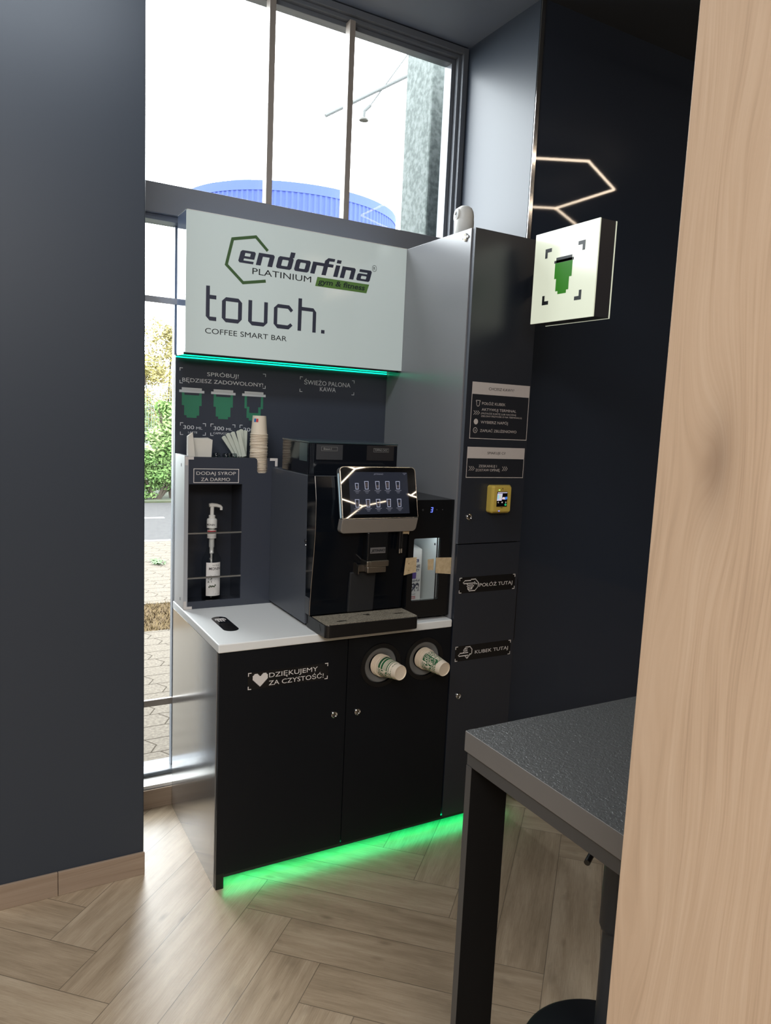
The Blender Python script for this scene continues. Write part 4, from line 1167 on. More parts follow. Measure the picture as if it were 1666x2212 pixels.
for k, (x, y) in enumerate(((0.142, 0.560), (0.178, 0.545), (0.208, 0.548))):
    m = MB().lathe([(0.0005, 0.018), (0.012, 0.0178), (0.0150, 0.014), (0.0160, 0.004), (0.0178, 0.0025), (0.0182, 0.0), (0.0150, 0.0)], (x, y, 1.4990), n=20)
    tag(m.build('plastic_lid', M_LID, base=(x, y, 1.4990), smooth=True), ['clear plastic lid right beside the napkin bundle', 'middle one of the clear plastic lids between napkins and stirrers', 'clear plastic lid next to the wrapped stirrers'][k], 'lid', 'clear lids on the syrup stand')

# cups in the two dispensers, bases towards the viewer
def dispenser_pattern():
    m = bpy.data.materials.new('printed_paper_cup')
    m.use_nodes = True
    nt = m.node_tree
    p = nt.nodes['Principled BSDF']; p.inputs['Roughness'].default_value = 0.6
    uv = N(nt, 'ShaderNodeUVMap'); uv.uv_map = 'wrap'
    sp = N(nt, 'ShaderNodeSeparateXYZ'); nt.links.new(uv.outputs[0], sp.inputs[0])
    n = N(nt, 'ShaderNodeTexNoise'); n.inputs['Scale'].default_value = 2.6; n.inputs['Detail'].default_value = 0.5
    nt.links.new(uv.outputs[0], n.inputs['Vector'])
    s = mth(nt, 'SINE', mth(nt, 'ADD', mth(nt, 'MULTIPLY', n.outputs['Fac'], 62.0), mth(nt, 'MULTIPLY', sp.outputs[1], 30.0)))
    line = mth(nt, 'GREATER_THAN', s, 0.1)
    band = mth(nt, 'MULTIPLY', mth(nt, 'GREATER_THAN', sp.outputs[1], 0.20), mth(nt, 'LESS_THAN', sp.outputs[1], 0.86))
    c = mixc(nt, mth(nt, 'MULTIPLY', line, band), (226, 212, 192), (36, 92, 52))
    nt.links.new(c, p.inputs['Base Color'])
    return m
M_DCUP = dispenser_pattern()
DH, DR0, DR1 = 0.108, 0.0280, 0.0400
def disp_cup(name, base, axis, material, label, group):
    o = cup_mb(base, axis, DH, DR0, DR1, 48).build(name, material, base=base, smooth=True)
    me = o.data
    uvl = me.uv_layers.new(name='wrap')
    ax = Vector(axis).normalized()
    ref = (Vector((1, 0, 0)) - ax * ax.x).normalized(); b = ax.cross(ref)
    for poly in me.polygons:
        us = []
        for li in poly.loop_indices:
            v = me.vertices[me.loops[li].vertex_index].co
            us.append([math.atan2(v.dot(b), v.dot(ref)) / (2 * math.pi) * 5.0, v.dot(ax) / DH])
        if max(u[0] for u in us) - min(u[0] for u in us) > 2.5:
            for u in us:
                if u[0] < 0: u[0] += 5.0
        rad = sum((me.vertices[i].co - ax * me.vertices[i].co.dot(ax)).length for i in poly.vertices) / len(poly.vertices)
        inner = rad < DR0 - 0.0016 + (DR1 - DR0) * sum(u[1] for u in us) / len(us)
        for li, u in zip(poly.loop_indices, us):
            uvl.data[li].uv = (u[0], 0.0 if inner else u[1])
    return tag(o, label, 'cup', group)
for k, ((hx, hz), base) in enumerate(((H1, (0.6470, -0.1215, 0.7540)), (H2, (0.8420, -0.1210, 0.7425)))):
    ax = (Vector((hx + 0.002, -0.012, hz + 0.001)) - Vector(base)).normalized()
    side = 'left' if k == 0 else 'right'
    g = 'paper cups in the %s dispenser' % side
    o = disp_cup('paper_cup', base, ax, M_DCUP, 'green patterned paper cup sticking out of the %s dispenser' % side, g)
    for j in range(1, 4):
        c = o.copy()
        c.location = Vector(base) + ax * 0.0085 * j
        c['label'] = ['cup nested right behind the front cup in the %s dispenser' % side, 'third nested cup in the %s dispenser, only its rim showing' % side, 'innermost visible cup rim in the %s dispenser' % side][j - 1]
        col.objects.link(c)
    up = Vector((0, 0, 1)); cam_l = Vector((-0.72313, -2.45754, 1.68631))
    mid = Vector(base) + ax * DH * 0.5
    d = (cam_l - mid); d = (d - ax * d.dot(ax)).normalized(); t = d.cross(ax).normalized()
    if t.z < 0: t = -t
    def cone(a, b, lift=0.0007, phi0=0.0):
        r = DR0 + (DR1 - DR0) * (a / DH) + lift
        ph = b / r + phi0
        return tuple(Vector(base) + ax * a + (d * math.cos(ph) + t * math.sin(ph)) * r)
    # plain green band with the word (right cup) or cream-edged stripes (left cup)
    bd = MB()
    if k == 1:
        for q in range(12):
            b0 = -0.0105 + 0.021 * q / 12; b1 = -0.0105 + 0.021 * (q + 1) / 12
            bd.flat([[(0.024, b0), (0.094, b0), (0.094, b1), (0.024, b1)]], lambda a, b: cone(a, b, 0.0006, 0.25))
        bd.build('green_band', mat('dark_green_cup_print', (34, 92, 52), 0.6), o)
        w = MB()
        k1 = 0.062 / (0.5703 - 0.0784)
        for p in TOUCH:
            w.flat([[(0.0900 - (x - 0.0784) * k1, (z - 2.082) * k1 * 1.2) for x, z in p]], lambda a, b: cone(a, b, 0.0018, 0.25))
        w.build('lettering', M_CUP, o)
    else:
        for (a0, a1) in ((0.080, 0.090), (0.066, 0.076), (0.042, 0.047), (0.034, 0.037), (0.050, 0.052), (0.055, 0.057), (0.060, 0.062)):
            for q in range(14):
                b0 = -0.034 + 0.068 * q / 14 ; b1 = -0.034 + 0.068 * (q + 1) / 14
                bd.flat([[(a0, b0), (a1, b0), (a1, b1), (a0, b1)]], lambda a, b: cone(a, b, 0.0010, 0.55))
        gr = MB()
        for q in range(14):
            b0 = -0.036 + 0.072 * q / 14 ; b1 = -0.036 + 0.072 * (q + 1) / 14
            gr.flat([[(0.024, b0), (0.096, b0), (0.096, b1), (0.024, b1)]], lambda a, b: cone(a, b, 0.0006, 0.55))
        gr.build('cream_field', M_CUP, o)
        bd.build('green_stripes', mat('dark_green_cup_print', (34, 92, 52), 0.6), o)

# ------------------------------------------------------------------ coffee machine
cm = thing('coffee_machine', 'black automatic coffee machine with a tilted touch screen, standing on the worktop', 'coffee machine', (0.54, 0.25, 0.9003))
MX0, MX1 = 0.350, 0.735
M_MBODY = mat('machine_side_metal', (70, 74, 82), 0.36, spec=0.5, bump=(1800, 0.05, 0.0003))
MB().prism([(0.098, 0.9130), (0.4885, 0.9130), (0.4885, 1.4665), (0.112, 1.4665)], 'X', MX0, MX1).build('body', M_MBODY, cm, bevel=0.002)
fp = [(0.044, 1.4700), (0.034, 1.4300), (0.0255, 1.3860), (0.0235, 1.3300), (0.0240, 1.2700), (0.0300, 1.2000), (0.0380, 1.1320), (0.0460, 1.0700), (0.0520, 1.0080), (0.0535, 0.9560)]
MB().prism(fp + [(0.097, 0.9560), (0.111, 1.4700)], 'X', MX0, MX1).build('front_fascia', M_GLOSSB, cm)
MB().tube([(MX0 - 0.0005, p[0] - 0.0005, p[1]) for p in fp], 0.0011, 6).build('fascia_trim', mat('trim_metal', (170, 165, 160), 0.3, metal=1.0), cm)
MB().tube([(MX0 + 0.0005, 0.044, 1.4705), (MX1, 0.044, 1.4705)], 0.0009, 6).build('top_trim', mat('dark_trim', (92, 98, 104), 0.3), cm)
MB().prism([(0.060, 0.956), (0.096, 0.956), (0.099, 1.020), (0.058, 1.020)], 'X', MX0 - 0.0012, MX0 - 0.0001).build('lower_cheek', mat('cheek_plastic', (70, 72, 76), 0.4), cm)
lk_ = MB().lathe([(0.0001, 0.003), (0.006, 0.003), (0.0075, 0.0)], (MX0, 0.112, 1.224), (-1, 0, 0), 20).build('side_lock', M_BLACKP, cm)
MB().lathe([(0.0001, 0.0022), (0.0022, 0.0022), (0.003, 0.0)], (MX0 - 0.001, 0.107, 1.210), (-1, 0, 0), 12).build('lock_rivet', M_CHROME, lk_)
for x in (MX0 + 0.03, MX1 - 0.04):
    for y in (0.15, 0.46):
        MB().lathe([(0.016, 0.0), (0.016, 0.010), (0.011, 0.0128)], (x, y, 0.9003), n=16).build('foot', M_BLACKP, cm)
# bean hopper
hp = MB().box(0.362, 0.734, 0.137, 0.405, 1.4668, 1.583).build('bean_hopper', mat('smoked_hopper', (20, 23, 29), 0.08, spec=0.5), cm, bevel=0.0015)
MB().box(0.3605, 0.7355, 0.1355, 0.4065, 1.5835, 1.590).build('hopper_lid', mat('hopper_lid_gloss', (60, 74, 80), 0.12, spec=0.6), hp, bevel=0.001)
M_CONT = mat('bean_container_grey', (66, 67, 70), 0.25)
for nm, x0, x1, tx_, t in (('left_container', 0.3915, 0.4985, 'Bean1', (0.4200, 0.4520, 1.5600, 0.0075)), ('right_container', 0.6000, 0.7180, 'TOPPING CHOC', (0.6320, 0.6900, 1.5595, 0.0082))):
    c = MB().box(x0, x1, 0.1358, 0.1369, 1.5235, 1.5800).build('bean_container', M_CONT if x0 < .5 else mat('choc_container_grey', (48, 46, 47), 0.25), hp)
    l = MB(); put_text(l, tx_, onY(0.1350), *t)
    fx0, fx1 = (0.4105, 0.4760) if x0 < .5 else (0.6280, 0.6945)
    l.flat(frame_poly(fx0, fx1, 1.5565 if x0 < .5 else 1.5560, 1.5712 if x0 < .5 else 1.5705, 0.0008), onY(0.1350))
    l.build('container_lettering', mat('faint_print', (150, 150, 148), 0.6), hp)
MB().box(0.3610, 0.3618, 0.150, 0.225, 1.515, 1.582).build('container_window', mat('grey_green_window', (72, 86, 88), 0.2), hp)
for x in (0.3685, 0.3745, 0.3805):
    MB().box(x, x + 0.0012, 0.1360, 0.1369, 1.470, 1.582).build('ridge', mat('hopper_ridge', (70, 74, 80), 0.3), hp)

# touch screen: rounded silver slab leaning back
ts = thing('touch_screen', None, None, (0.587, 0.0, 1.323))
ts.parent = cm
ts.location = Vector((0.587, 0.0, 1.323)) - WL[cm]
TT = math.radians(13)
n_ = Vector((0, -math.cos(TT), math.sin(TT))); v_ = Vector((0, math.sin(TT), math.cos(TT)))
P0 = Vector((0.0, -0.027, 1.323))
def scr(lift):
    return lambda a, b: tuple(Vector((a, 0, 0)) + P0 + v_ * b + n_ * lift)
def rr2(x0, x1, b0, b1, r, corners=(1, 1, 1, 1), n=7):
    return rounded_rect(x0, x1, b0, b1, r, n, corners)
def slab(poly, l0, l1):
    mb = MB()
    n = len(poly)
    f0, f1 = scr(l0), scr(l1)
    mb.add([f0(*p) for p in poly] + [f1(*p) for p in poly], [tuple(range(n)), tuple(range(2 * n - 1, n - 1, -1))] + [(i, (i + 1) % n, n + (i + 1) % n, n + i) for i in range(n)])
    return mb
M_SIL = mat('silver_screen_shell', (168, 170, 172), 0.3, metal=0.85)
slab(rr2(0.4300, 0.7450, -0.0010, 0.1895, 0.017, (1, 1, 0, 0)), -0.0005, -0.026).build('shell', M_SIL, ts, bevel=0.002)
slab(rr2(0.4300, 0.7450, -0.0010, 0.1895, 0.017, (1, 1, 0, 0)), 0.0008, -0.0004).build('bezel_rim', mat('polished_rim', (220, 218, 212), 0.15, metal=1.0), ts)
slab(rr2(0.4325, 0.7428, 0.0012, 0.1875, 0.015, (1, 1, 0, 0)), 0.0018, 0.0009).build('glass_front', mat('black_touch_glass', (5, 6, 9), 0.02, spec=0.9, coat=1.0, coat_rough=0.0), ts)
MB().flat([[(0.4640, 0.0150), (0.7080, 0.0150), (0.7080, 0.1700), (0.4640, 0.1700)]], scr(0.0021)).build('display', mat('dark_lit_display', (10, 11, 15), 0.02, spec=0.9, emis=(52, 56, 68), estr=0.25), ts)
# chin under the glass
ch = [(-0.0305, 1.3215), (-0.0160, 1.2690), (0.006, 1.2690), (0.006, 1.3215)]
chm = MB()
cpoly = rr2(0.4300, 0.7450, -0.0555, -0.0016, 0.016, (0, 0, 1, 1))
nn = len(cpoly)
def chf(a, b, d):
    t = (-b) / 0.0555
    y = -0.0290 + 0.0165 * t + d
    return (a, y, 1.3215 + b * 0.97)
chm.add([chf(a, b, 0) for a, b in cpoly] + [chf(a, b, 0.030) for a, b in cpoly], [tuple(range(nn)), tuple(range(2 * nn - 1, nn - 1, -1))] + [(i, (i + 1) % nn, nn + (i + 1) % nn, nn + i) for i in range(nn)])
chm.build('chin', mat('satin_silver_chin', (168, 164, 160), 0.42, metal=0.6), ts, bevel=0.0015)
sd = MB()
sd.add([scr(-0.006)(0.4298, 0.004), scr(-0.018)(0.4298, 0.004), scr(-0.018)(0.4298, 0.166), scr(-0.006)(0.4298, 0.166)], [(0, 1, 2, 3)])
sd.build('side_light_bar', mat('pale_side_bar', (196, 214, 222), 0.25, emis=(150, 190, 205), estr=0.12), ts)
it = MB()
M_ICO = mat('lit_icon_white', (20, 20, 24), 0.3, emis=(190, 194, 218), estr=0.32)
M_ICF = mat('lit_icon_brown', (20, 16, 14), 0.3, emis=(92, 84, 88), estr=0.25)
for r0, xs in ((0.1060, (0.4945, 0.5340, 0.5790, 0.6210, 0.6650)), (0.0400, (0.4920, 0.5360, 0.5775, 0.6225, 0.6665))):
    for k, x in enumerate(xs):
        small = (r0 > 0.1 and k == 0)
        w, h = (0.0062, 0.022) if small else (0.0078, 0.029)
        z0 = r0
        ic_ = MB().flat(stroke([(x - w, z0 + h), (x - w * 0.78, z0 + 0.001), (x + w * 0.78, z0 + 0.001), (x + w, z0 + h)], 0.0022, True), scr(0.0024)).build('drink_icon', M_ICO, ts)
        c = [(x - w * 0.75, z0 + h * (0.55 if k % 2 == 0 else 0.85)), (x - w * 0.62, z0 + h * 0.22), (x + w * 0.62, z0 + h * 0.22), (x + w * 0.75, z0 + h * (0.55 if k % 2 == 0 else 0.85))]
        MB().flat([c], scr(0.0023)).build('drink_icon_fill', M_ICF, ts)
        for q, (ww, hh) in enumerate(((0.017, 0.0021), (0.010, 0.0021), (0.0065, 0.0013))):
            it.flat([[(x - ww * 0.8, z0 - 0.0055 - 0.0046 * q), (x + ww * 0.8, z0 - 0.0055 - 0.0046 * q), (x + ww * 0.8, z0 - 0.0055 - 0.0046 * q + hh), (x - ww * 0.8, z0 - 0.0055 - 0.0046 * q + hh)]][:1 if q != 2 else 1], scr(0.0024))
put_text(it, 'JETINNO', scr(0.0024), 0.5660, 0.6050, 0.1600, 0.0045, shear=0.3, bold=0.02)
it.flat(stroke([(0.6985, 0.0905), (0.7005, 0.0880), (0.6985, 0.0855)], 0.0012), scr(0.0024))
it.flat([[(0.6890, 0.1650), (0.7050, 0.1650), (0.7050, 0.1665), (0.6890, 0.1665)], [(0.6920, 0.1610), (0.7000, 0.1610), (0.7000, 0.1625), (0.6920, 0.1625)]], scr(0.0024))
it.build('menu_lettering', mat('lit_text_grey', (20, 20, 24), 0.3, emis=(150, 152, 170), estr=0.2), ts)

# dispensing head, nozzle, tubes
MB().box(0.5440, 0.6330, -0.010, 0.040, 1.1600, 1.2700).build('head_column', mat('satin_black_column', (15, 17, 20), 0.25), cm, bevel=0.006)
bd_ = MB().box(0.5560, 0.6200, -0.0118, -0.0101, 1.1880, 1.2105).build('badge', mat('grey_badge', (98, 96, 96), 0.4), cm, bevel=0.001)
l = MB(); put_text(l, 'JETINNO', onY(-0.0122), 0.5600, 0.6160, 1.1950, 0.0085, shear=0.3, bold=0.03); l.build('badge_lettering', M_INK, bd_)
nz = MB().box(0.5420, 0.6350, -0.016, 0.042, 1.1380, 1.1610).build('nozzle_block', M_STEEL, cm, bevel=0.004, seg=3)
MB().box(0.5560, 0.6300, -0.0185, -0.0165, 1.1430, 1.1600).build('nozzle_front', M_STEEL, nz, bevel=0.0008)
MB().box(0.5470, 0.6260, -0.012, 0.040, 1.1150, 1.1378).build('nozzle_lower', M_STEEL, nz, bevel=0.003)
MB().prism([(-0.004, 1.1120), (0.044, 1.1120), (0.044, 1.1500), (0.020, 1.1500), (-0.004, 1.1400)], 'X', 0.5130, 0.5160).build('nozzle_bracket', M_STEEL, nz)
MB().box(0.5165, 0.5460, 0.010, 0.030, 1.1180, 1.1420).build('nozzle_clip', mat('dull_steel', (118, 112, 106), 0.4, metal=1.0), nz)
MB().prism([(0.0445, 0.9560), (0.0640, 0.9560), (0.0520, 1.1120), (0.0320, 1.1120)], 'X', 0.5000, 0.6080).build('splash_plate', mat('matt_black_plate', (24, 25, 28), 0.7), cm, bevel=0.004)
wv = MB()
wv.tube([(0.6850, -0.002, 1.300), (0.6850, -0.002, 1.200)], 0.0055, 12); wv.tube([(0.6970, 0.004, 1.300), (0.6970, 0.004, 1.200)], 0.0055, 12)
wvo = wv.build('water_spout', M_BLACKP, cm, smooth=True)
tp2 = MB(); tp2.tube([(0.6850, -0.002, 1.2000), (0.6850, -0.002, 1.1830)], 0.0052, 12); tp2.tube([(0.6970, 0.004, 1.2000), (0.6970, 0.004, 1.1830)], 0.0052, 12)
tp2.build('spout_tip', M_CHROME, wvo, smooth=True)
# drip tray with perforated grate
def grate_mat():
    m = bpy.data.materials.new('perforated_grate'); m.use_nodes = True
    nt = m.node_tree; p = nt.nodes['Principled BSDF']
    p.inputs['Metallic'].default_value = 0.25; p.inputs['Roughness'].default_value = 0.42
    tc = N(nt, 'ShaderNodeTexCoord'); sp = N(nt, 'ShaderNodeSeparateXYZ'); nt.links.new(tc.outputs['Object'], sp.inputs[0])
    s1 = mth(nt, 'SINE', mth(nt, 'MULTIPLY', mth(nt, 'ADD', sp.outputs[0], mth(nt, 'MULTIPLY', sp.outputs[1], 0.25)), 1500.0))
    s2 = mth(nt, 'SINE', mth(nt, 'MULTIPLY', sp.outputs[1], 1300.0))
    hole = mth(nt, 'GREATER_THAN', mth(nt, 'MULTIPLY', s1, s2), 0.22)
    n = N(nt, 'ShaderNodeTexNoise'); n.inputs['Scale'].default_value = 160; nt.links.new(tc.outputs['Object'], n.inputs['Vector'])
    c = ramp(nt, n.outputs['Fac'], [(0.3, (138, 128, 112)), (0.7, (206, 196, 176))])
    c = mixc(nt, mth(nt, 'MULTIPLY', hole, 0.8), c, (40, 38, 34))
    nt.links.new(c, p.inputs['Base Color'])
    b = N(nt, 'ShaderNodeBump'); b.inputs['Strength'].default_value = 0.5; b.inputs['Distance'].default_value = 0.001
    nt.links.new(n.outputs['Fac'], b.inputs['Height']); nt.links.new(b.outputs['Normal'], p.inputs['Normal'])
    return m
dt = MB().prism(rounded_rect(0.3570, 0.7400, -0.0805, 0.0970, 0.018, 6, (0, 0, 1, 1)), 'Z', 0.9035, 0.9500).build('drip_tray', M_BLACKP, cm, bevel=0.0015)
MB().prism(rounded_rect(0.3600, 0.7370, -0.0770, 0.0500, 0.010, 4, (0, 0, 1, 1)), 'Z', 0.9502, 0.9522).build('tray_grate', grate_mat(), dt)
for x, y, w, h in ((0.4150, -0.0480, 0.038, 0.008), (0.6690, -0.0200, 0.034, 0.008), (0.5480, 0.0080, 0.026, 0.008), (0.5560, -0.004, 0.016, 0.008)):
    MB().flat([[(x, y), (x + w, y), (x + w, y + h), (x, y + h)]], lambda a, b: (a, b, 0.9526)).build('grate_slot', mat('dark_well', (6, 4, 5), 0.3), dt)
MB().prism([(-0.035, 0.9200), (-0.012, 0.9200), (-0.016, 0.9420), (-0.022, 0.9420)], 'X', 0.3562, 0.3569).build('finger_notch', mat('dark_well', (6, 4, 5), 0.3), dt)

# ------------------------------------------------------------------ milk cooler beside the machine
mc = thing('milk_cooler', 'narrow black milk cooler with a small window, right of the coffee machine', 'cooler', (0.845, 0.22, 0.9003))
FX0, FX1, FY, FZ0, FZ1 = 0.7425, 0.9440, 0.028, 0.9130, 1.3810
M_COOL = mat('cooler_black', (15, 17, 20), 0.22, spec=0.5)
WX0, WX1, WZ0, WZ1 = 0.7660, 0.8895, 0.9810, 1.2300
def cooler_front():
    bm = bmesh.new()
    o = [(FX0, FZ0), (FX1, FZ0), (FX1, FZ1), (FX0, FZ1)]; i = rounded_rect(WX0, WX1, WZ0, WZ1, 0.006, 4)
    edges = []
    for loop in (o, i):
        vs = [bm.verts.new((p[0], FY, p[1])) for p in loop]
        edges += [bm.edges.new((vs[k], vs[(k + 1) % len(vs)])) for k in range(len(vs))]
    bmesh.ops.triangle_fill(bm, edges=edges, use_beauty=True)
    ret = bmesh.ops.extrude_face_region(bm, geom=bm.faces[:])
    bmesh.ops.translate(bm, verts=[v for v in ret['geom'] if isinstance(v, bmesh.types.BMVert)], vec=(0, 0.016, 0))
    mb = MB(); bm.verts.index_update()
    mb.add([tuple(v.co) for v in bm.verts], [tuple(v.index for v in f.verts) for f in bm.faces]); bm.free()
    return mb
dr_ = cooler_front().build('door', M_COOL, mc)
MB().box(WX0 - 0.002, WX1 + 0.002, FY + 0.003, FY + 0.005, WZ0 - 0.002, WZ1 + 0.002).build('window_pane', glass_mat('cooler_glass', (246, 247, 247), 1.45), dr_)
M_CIN = mat('cooler_inner_white', (206, 210, 208), 0.5)
inn = MB()
inn.box(FX0 + 0.003, WX0 - 0.006, FY + 0.0165, 0.270, FZ0 + 0.03, 1.26); inn.box(WX1 + 0.003, WX1 + 0.010, FY + 0.0165, 0.270, FZ0 + 0.03, 1.26)
inn.box(WX0 - 0.006, WX1 + 0.003, 0.262, 0.270, FZ0 + 0.03, 1.26); inn.box(WX0 - 0.006, WX1 + 0.003, FY + 0.0165, 0.262, FZ0 + 0.03, FZ0 + 0.04); inn.box(WX0 - 0.006, WX1 + 0.003, FY + 0.0165, 0.262, 1.25, 1.26)
inn.build('inner_lining', M_CIN, mc)
MB().box(0.775, 0.885, 0.05, 0.06, 1.2465, 1.2495).build('inner_lamp', mat('cooler_lamp', (240, 244, 248), 0.4, emis=(222, 234, 240), estr=16.0), mc)
bx_ = MB()
bx_.box(FX0, FX1, 0.272, 0.470, FZ0, FZ1); bx_.box(FX0, FX0 + 0.0028, FY + 0.0162, 0.272, FZ0, FZ1); bx_.box(0.902, FX1, FY + 0.0162, 0.272, FZ0, FZ1)
bx_.box(FX0 + 0.0028, 0.902, FY + 0.0162, 0.272, 1.262, FZ1); bx_.box(FX0 + 0.0028, 0.902, FY + 0.0162, 0.272, FZ0, FZ0 + 0.028)
bx_.build('housing', M_COOL, mc)
for x in (0.765, 0.92):
    for y in (0.07, 0.42):
        MB().lathe([(0.012, 0.0), (0.012, 0.0128)], (x, y, 0.9003), n=14).build('foot', M_BLACKP, mc)
MB().box(WX1 - 0.0115, WX1 - 0.0085, FY + 0.006, FY + 0.012, WZ0, WZ1).build('door_seal', mat('dark_seal', (26, 24, 28), 0.6), dr_)
MB().lathe([(0.0001, 0.0012), (0.0042, 0.0012), (0.005, 0.0)], (WX1 + 0.0028, 0.075, 1.196), (-1, 0, 0), 14).build('vent_hole', mat('dark_well', (6, 4, 5), 0.3), mc)
sg = MB()
def seg(x, z, h, w, on):
    t = 0.0030
    S = {'a': [(x, z + h - t), (x + w, z + h - t), (x + w, z + h), (x, z + h)], 'g': [(x, z + h / 2 - t / 2), (x + w, z + h / 2 - t / 2), (x + w, z + h / 2 + t / 2), (x, z + h / 2 + t / 2)],
         'd': [(x, z), (x + w, z), (x + w, z + t), (x, z + t)], 'b': [(x + w - t, z + h / 2), (x + w, z + h / 2), (x + w, z + h), (x + w - t, z + h)], 'c': [(x + w - t, z), (x + w, z), (x + w, z + h / 2), (x + w - t, z + h / 2)]}
    return [[(px + 0.12 * (pz - z), pz) for px, pz in S[s]] for s in on]
sg.flat(seg(0.8335, 1.3320, 0.0200, 0.0098, 'abgcd'), onY(FY - 0.0006))
sg.build('display_digit', mat('blue_lit_digit', (20, 24, 60), 0.3, emis=(104, 122, 255), estr=0.8), mc)
sy = MB()
sy.flat(stroke(circ(0.7985, 1.3420, 0.0030, n=12), 0.0009, True), onY(FY - 0.0005))
sy.flat(stroke([(0.8600, 1.3440), (0.8625, 1.3405), (0.8650, 1.3440)], 0.0010), onY(FY - 0.0005)); sy.flat(stroke([(0.8865, 1.3400), (0.8890, 1.3435), (0.8915, 1.3400)], 0.0010), onY(FY - 0.0005))
sy.build('touch_symbols', M_GREYP, mc)
# milk carton inside
mk_ = thing('milk_carton', 'white milk carton with a cow picture, inside the milk cooler', 'carton', (0.857, 0.185, 0.953))
KX0, KX1, KY0, KY1 = 0.812, 0.8785, 0.148, 0.218
KZ0, KZ1 = 0.9535, 1.163
kb = MB().box(KX0, KX1, KY0, KY1, KZ0, KZ1)
kb.add([(KX0, KY0, KZ1), (KX1, KY0, KZ1), (KX1, KY1, KZ1), (KX0, KY1, KZ1), (KX0 + 0.006, KY1 - 0.02, KZ1 + 0.012), (KX1 - 0.006, KY1 - 0.02, KZ1 + 0.012)], [(0, 1, 5, 4), (1, 2, 5), (2, 3, 4, 5), (3, 0, 4)])
kb.build('box', mat('carton_white', (218, 214, 210), 0.55), mk_)
MB().lathe([(0.0001, 0.022), (0.012, 0.022), (0.014, 0.019), (0.014, 0.0)], (0.838, 0.178, KZ1 + 0.003), n=20).build('cap', mat('purple_cap', (104, 88, 160), 0.4), mk_, smooth=True)
kp = MB(); put_text(kp, 'DNE', onY(KY0 - 0.0005), 0.8330, 0.8725, 1.0880, 0.0115, bold=0.03); put_text(kp, 'TOZY', onY(KY0 - 0.0005), 0.8330, 0.8700, 1.0730, 0.0085, bold=0.02)
cow = ['....##......####...', '.#######..#######..', '#########.########.', '###..#############.', '##....######...###.', '.##..######.....##.', '.###.#####.......#.', '..########..##..##.', '...######...###.#..', '...#####....##..#..', '..####.#........##.', '..###..##......#.#.', '.###....#......#.#.', '.##.....##....##.##']
kp.flat(bitmap(cow, 0.834, 0.8730, 0.9890, 1.0240), onY(KY0 - 0.0005))
kp.flat([[(0.829 + 0.004 * k, 1.030 + 0.003 * math.sin(k * 1.3)), (0.833 + 0.004 * k, 1.031), (0.832 + 0.004 * k, 1.040 + 0.004 * math.sin(k * 2.1))] for k in range(11)], onY(KY0 - 0.0005))
put_text(kp, 'UHT', onY(KY0 - 0.0005), 0.8390, 0.8560, 0.9730, 0.0065)
kp.build('carton_print', mat('carton_ink', (52, 54, 72), 0.6), mk_)
MB().flat([[(0.8350, 1.1100), (0.8650, 1.1100), (0.8650, 1.1230), (0.8350, 1.1230)]], onY(KY0 - 0.0005)).build('blue_banner', mat('carton_blue', (48, 52, 92), 0.6), mk_)
l = MB(); put_text(l, 'EK', onY(KY0 - 0.0009), 0.8450, 0.8615, 1.1125, 0.0080, bold=0.02); l.build('banner_lettering', M_WPRINT, mk_)
MB().flat([[(0.8250, 1.0420), (0.8550, 1.0420), (0.8560, 1.0680), (0.8250, 1.0680)]], onY(KY0 - 0.0005)).build('purple_banner', mat('carton_purple', (98, 76, 150), 0.6), mk_)
MB().flat([[(0.8250, 0.9570), (0.8560, 0.9570), (0.8560, 0.9690), (0.8250, 0.9690)]], onY(KY0 - 0.0005)).build('red_banner', mat('carton_red', (176, 60, 66), 0.6), mk_)
l = MB(); put_text(l, 'SKI', onY(KY0 - 0.0009), 0.8370, 0.8540, 0.9590, 0.0075, bold=0.03); l.build('red_banner_lettering', M_WPRINT, mk_)
# masking tape
def tape(label, pts, y, base, stains=False):
    m = MB().prism(pts, 'Y', y - 0.0005, y)
    o = tag(m.build('masking_tape', M_TAPE, base=base), label, 'tape', 'beige masking tape pieces')
    if stains:
        MB().flat([circ(pts[0][0] + 0.014, pts[0][1] - 0.023, 0.0018, 0.003, 8), circ(pts[0][0] + 0.015, pts[0][1] - 0.050, 0.0018, 0.003, 8)], onY(y - 0.0008)).build('stain', mat('tape_stain', (132, 108, 80), 0.8), o)
    return o
yt_ = FY - 0.0002
tape('left piece of masking tape across the cooler window edge', [(0.7325, 1.1560), (0.7815, 1.1570), (0.7810, 1.0980), (0.7265, 1.0880)], yt_, (0.756, yt_, 1.12), True)
tape('right piece of masking tape, half on the cooler window', [(0.8710, 1.1505), (0.9440, 1.1480), (0.9440, 1.0800), (0.8720, 1.0885)], yt_, (0.91, yt_, 1.12))
tape('small square masking tape stuck on the middle of the cooler window', [(0.8325, 1.1450), (0.8605, 1.1465), (0.8605, 1.1010), (0.8345, 1.1035)], yt_, (0.846, yt_, 1.12))
tape('torn scrap of masking tape hanging under the touch screen', [(0.6960, 1.2720), (0.7250, 1.2720), (0.7245, 1.2590), (0.7220, 1.2530), (0.7190, 1.2570), (0.7130, 1.2560), (0.6960, 1.2570)], -0.0008, (0.71, 0.0, 1.262))

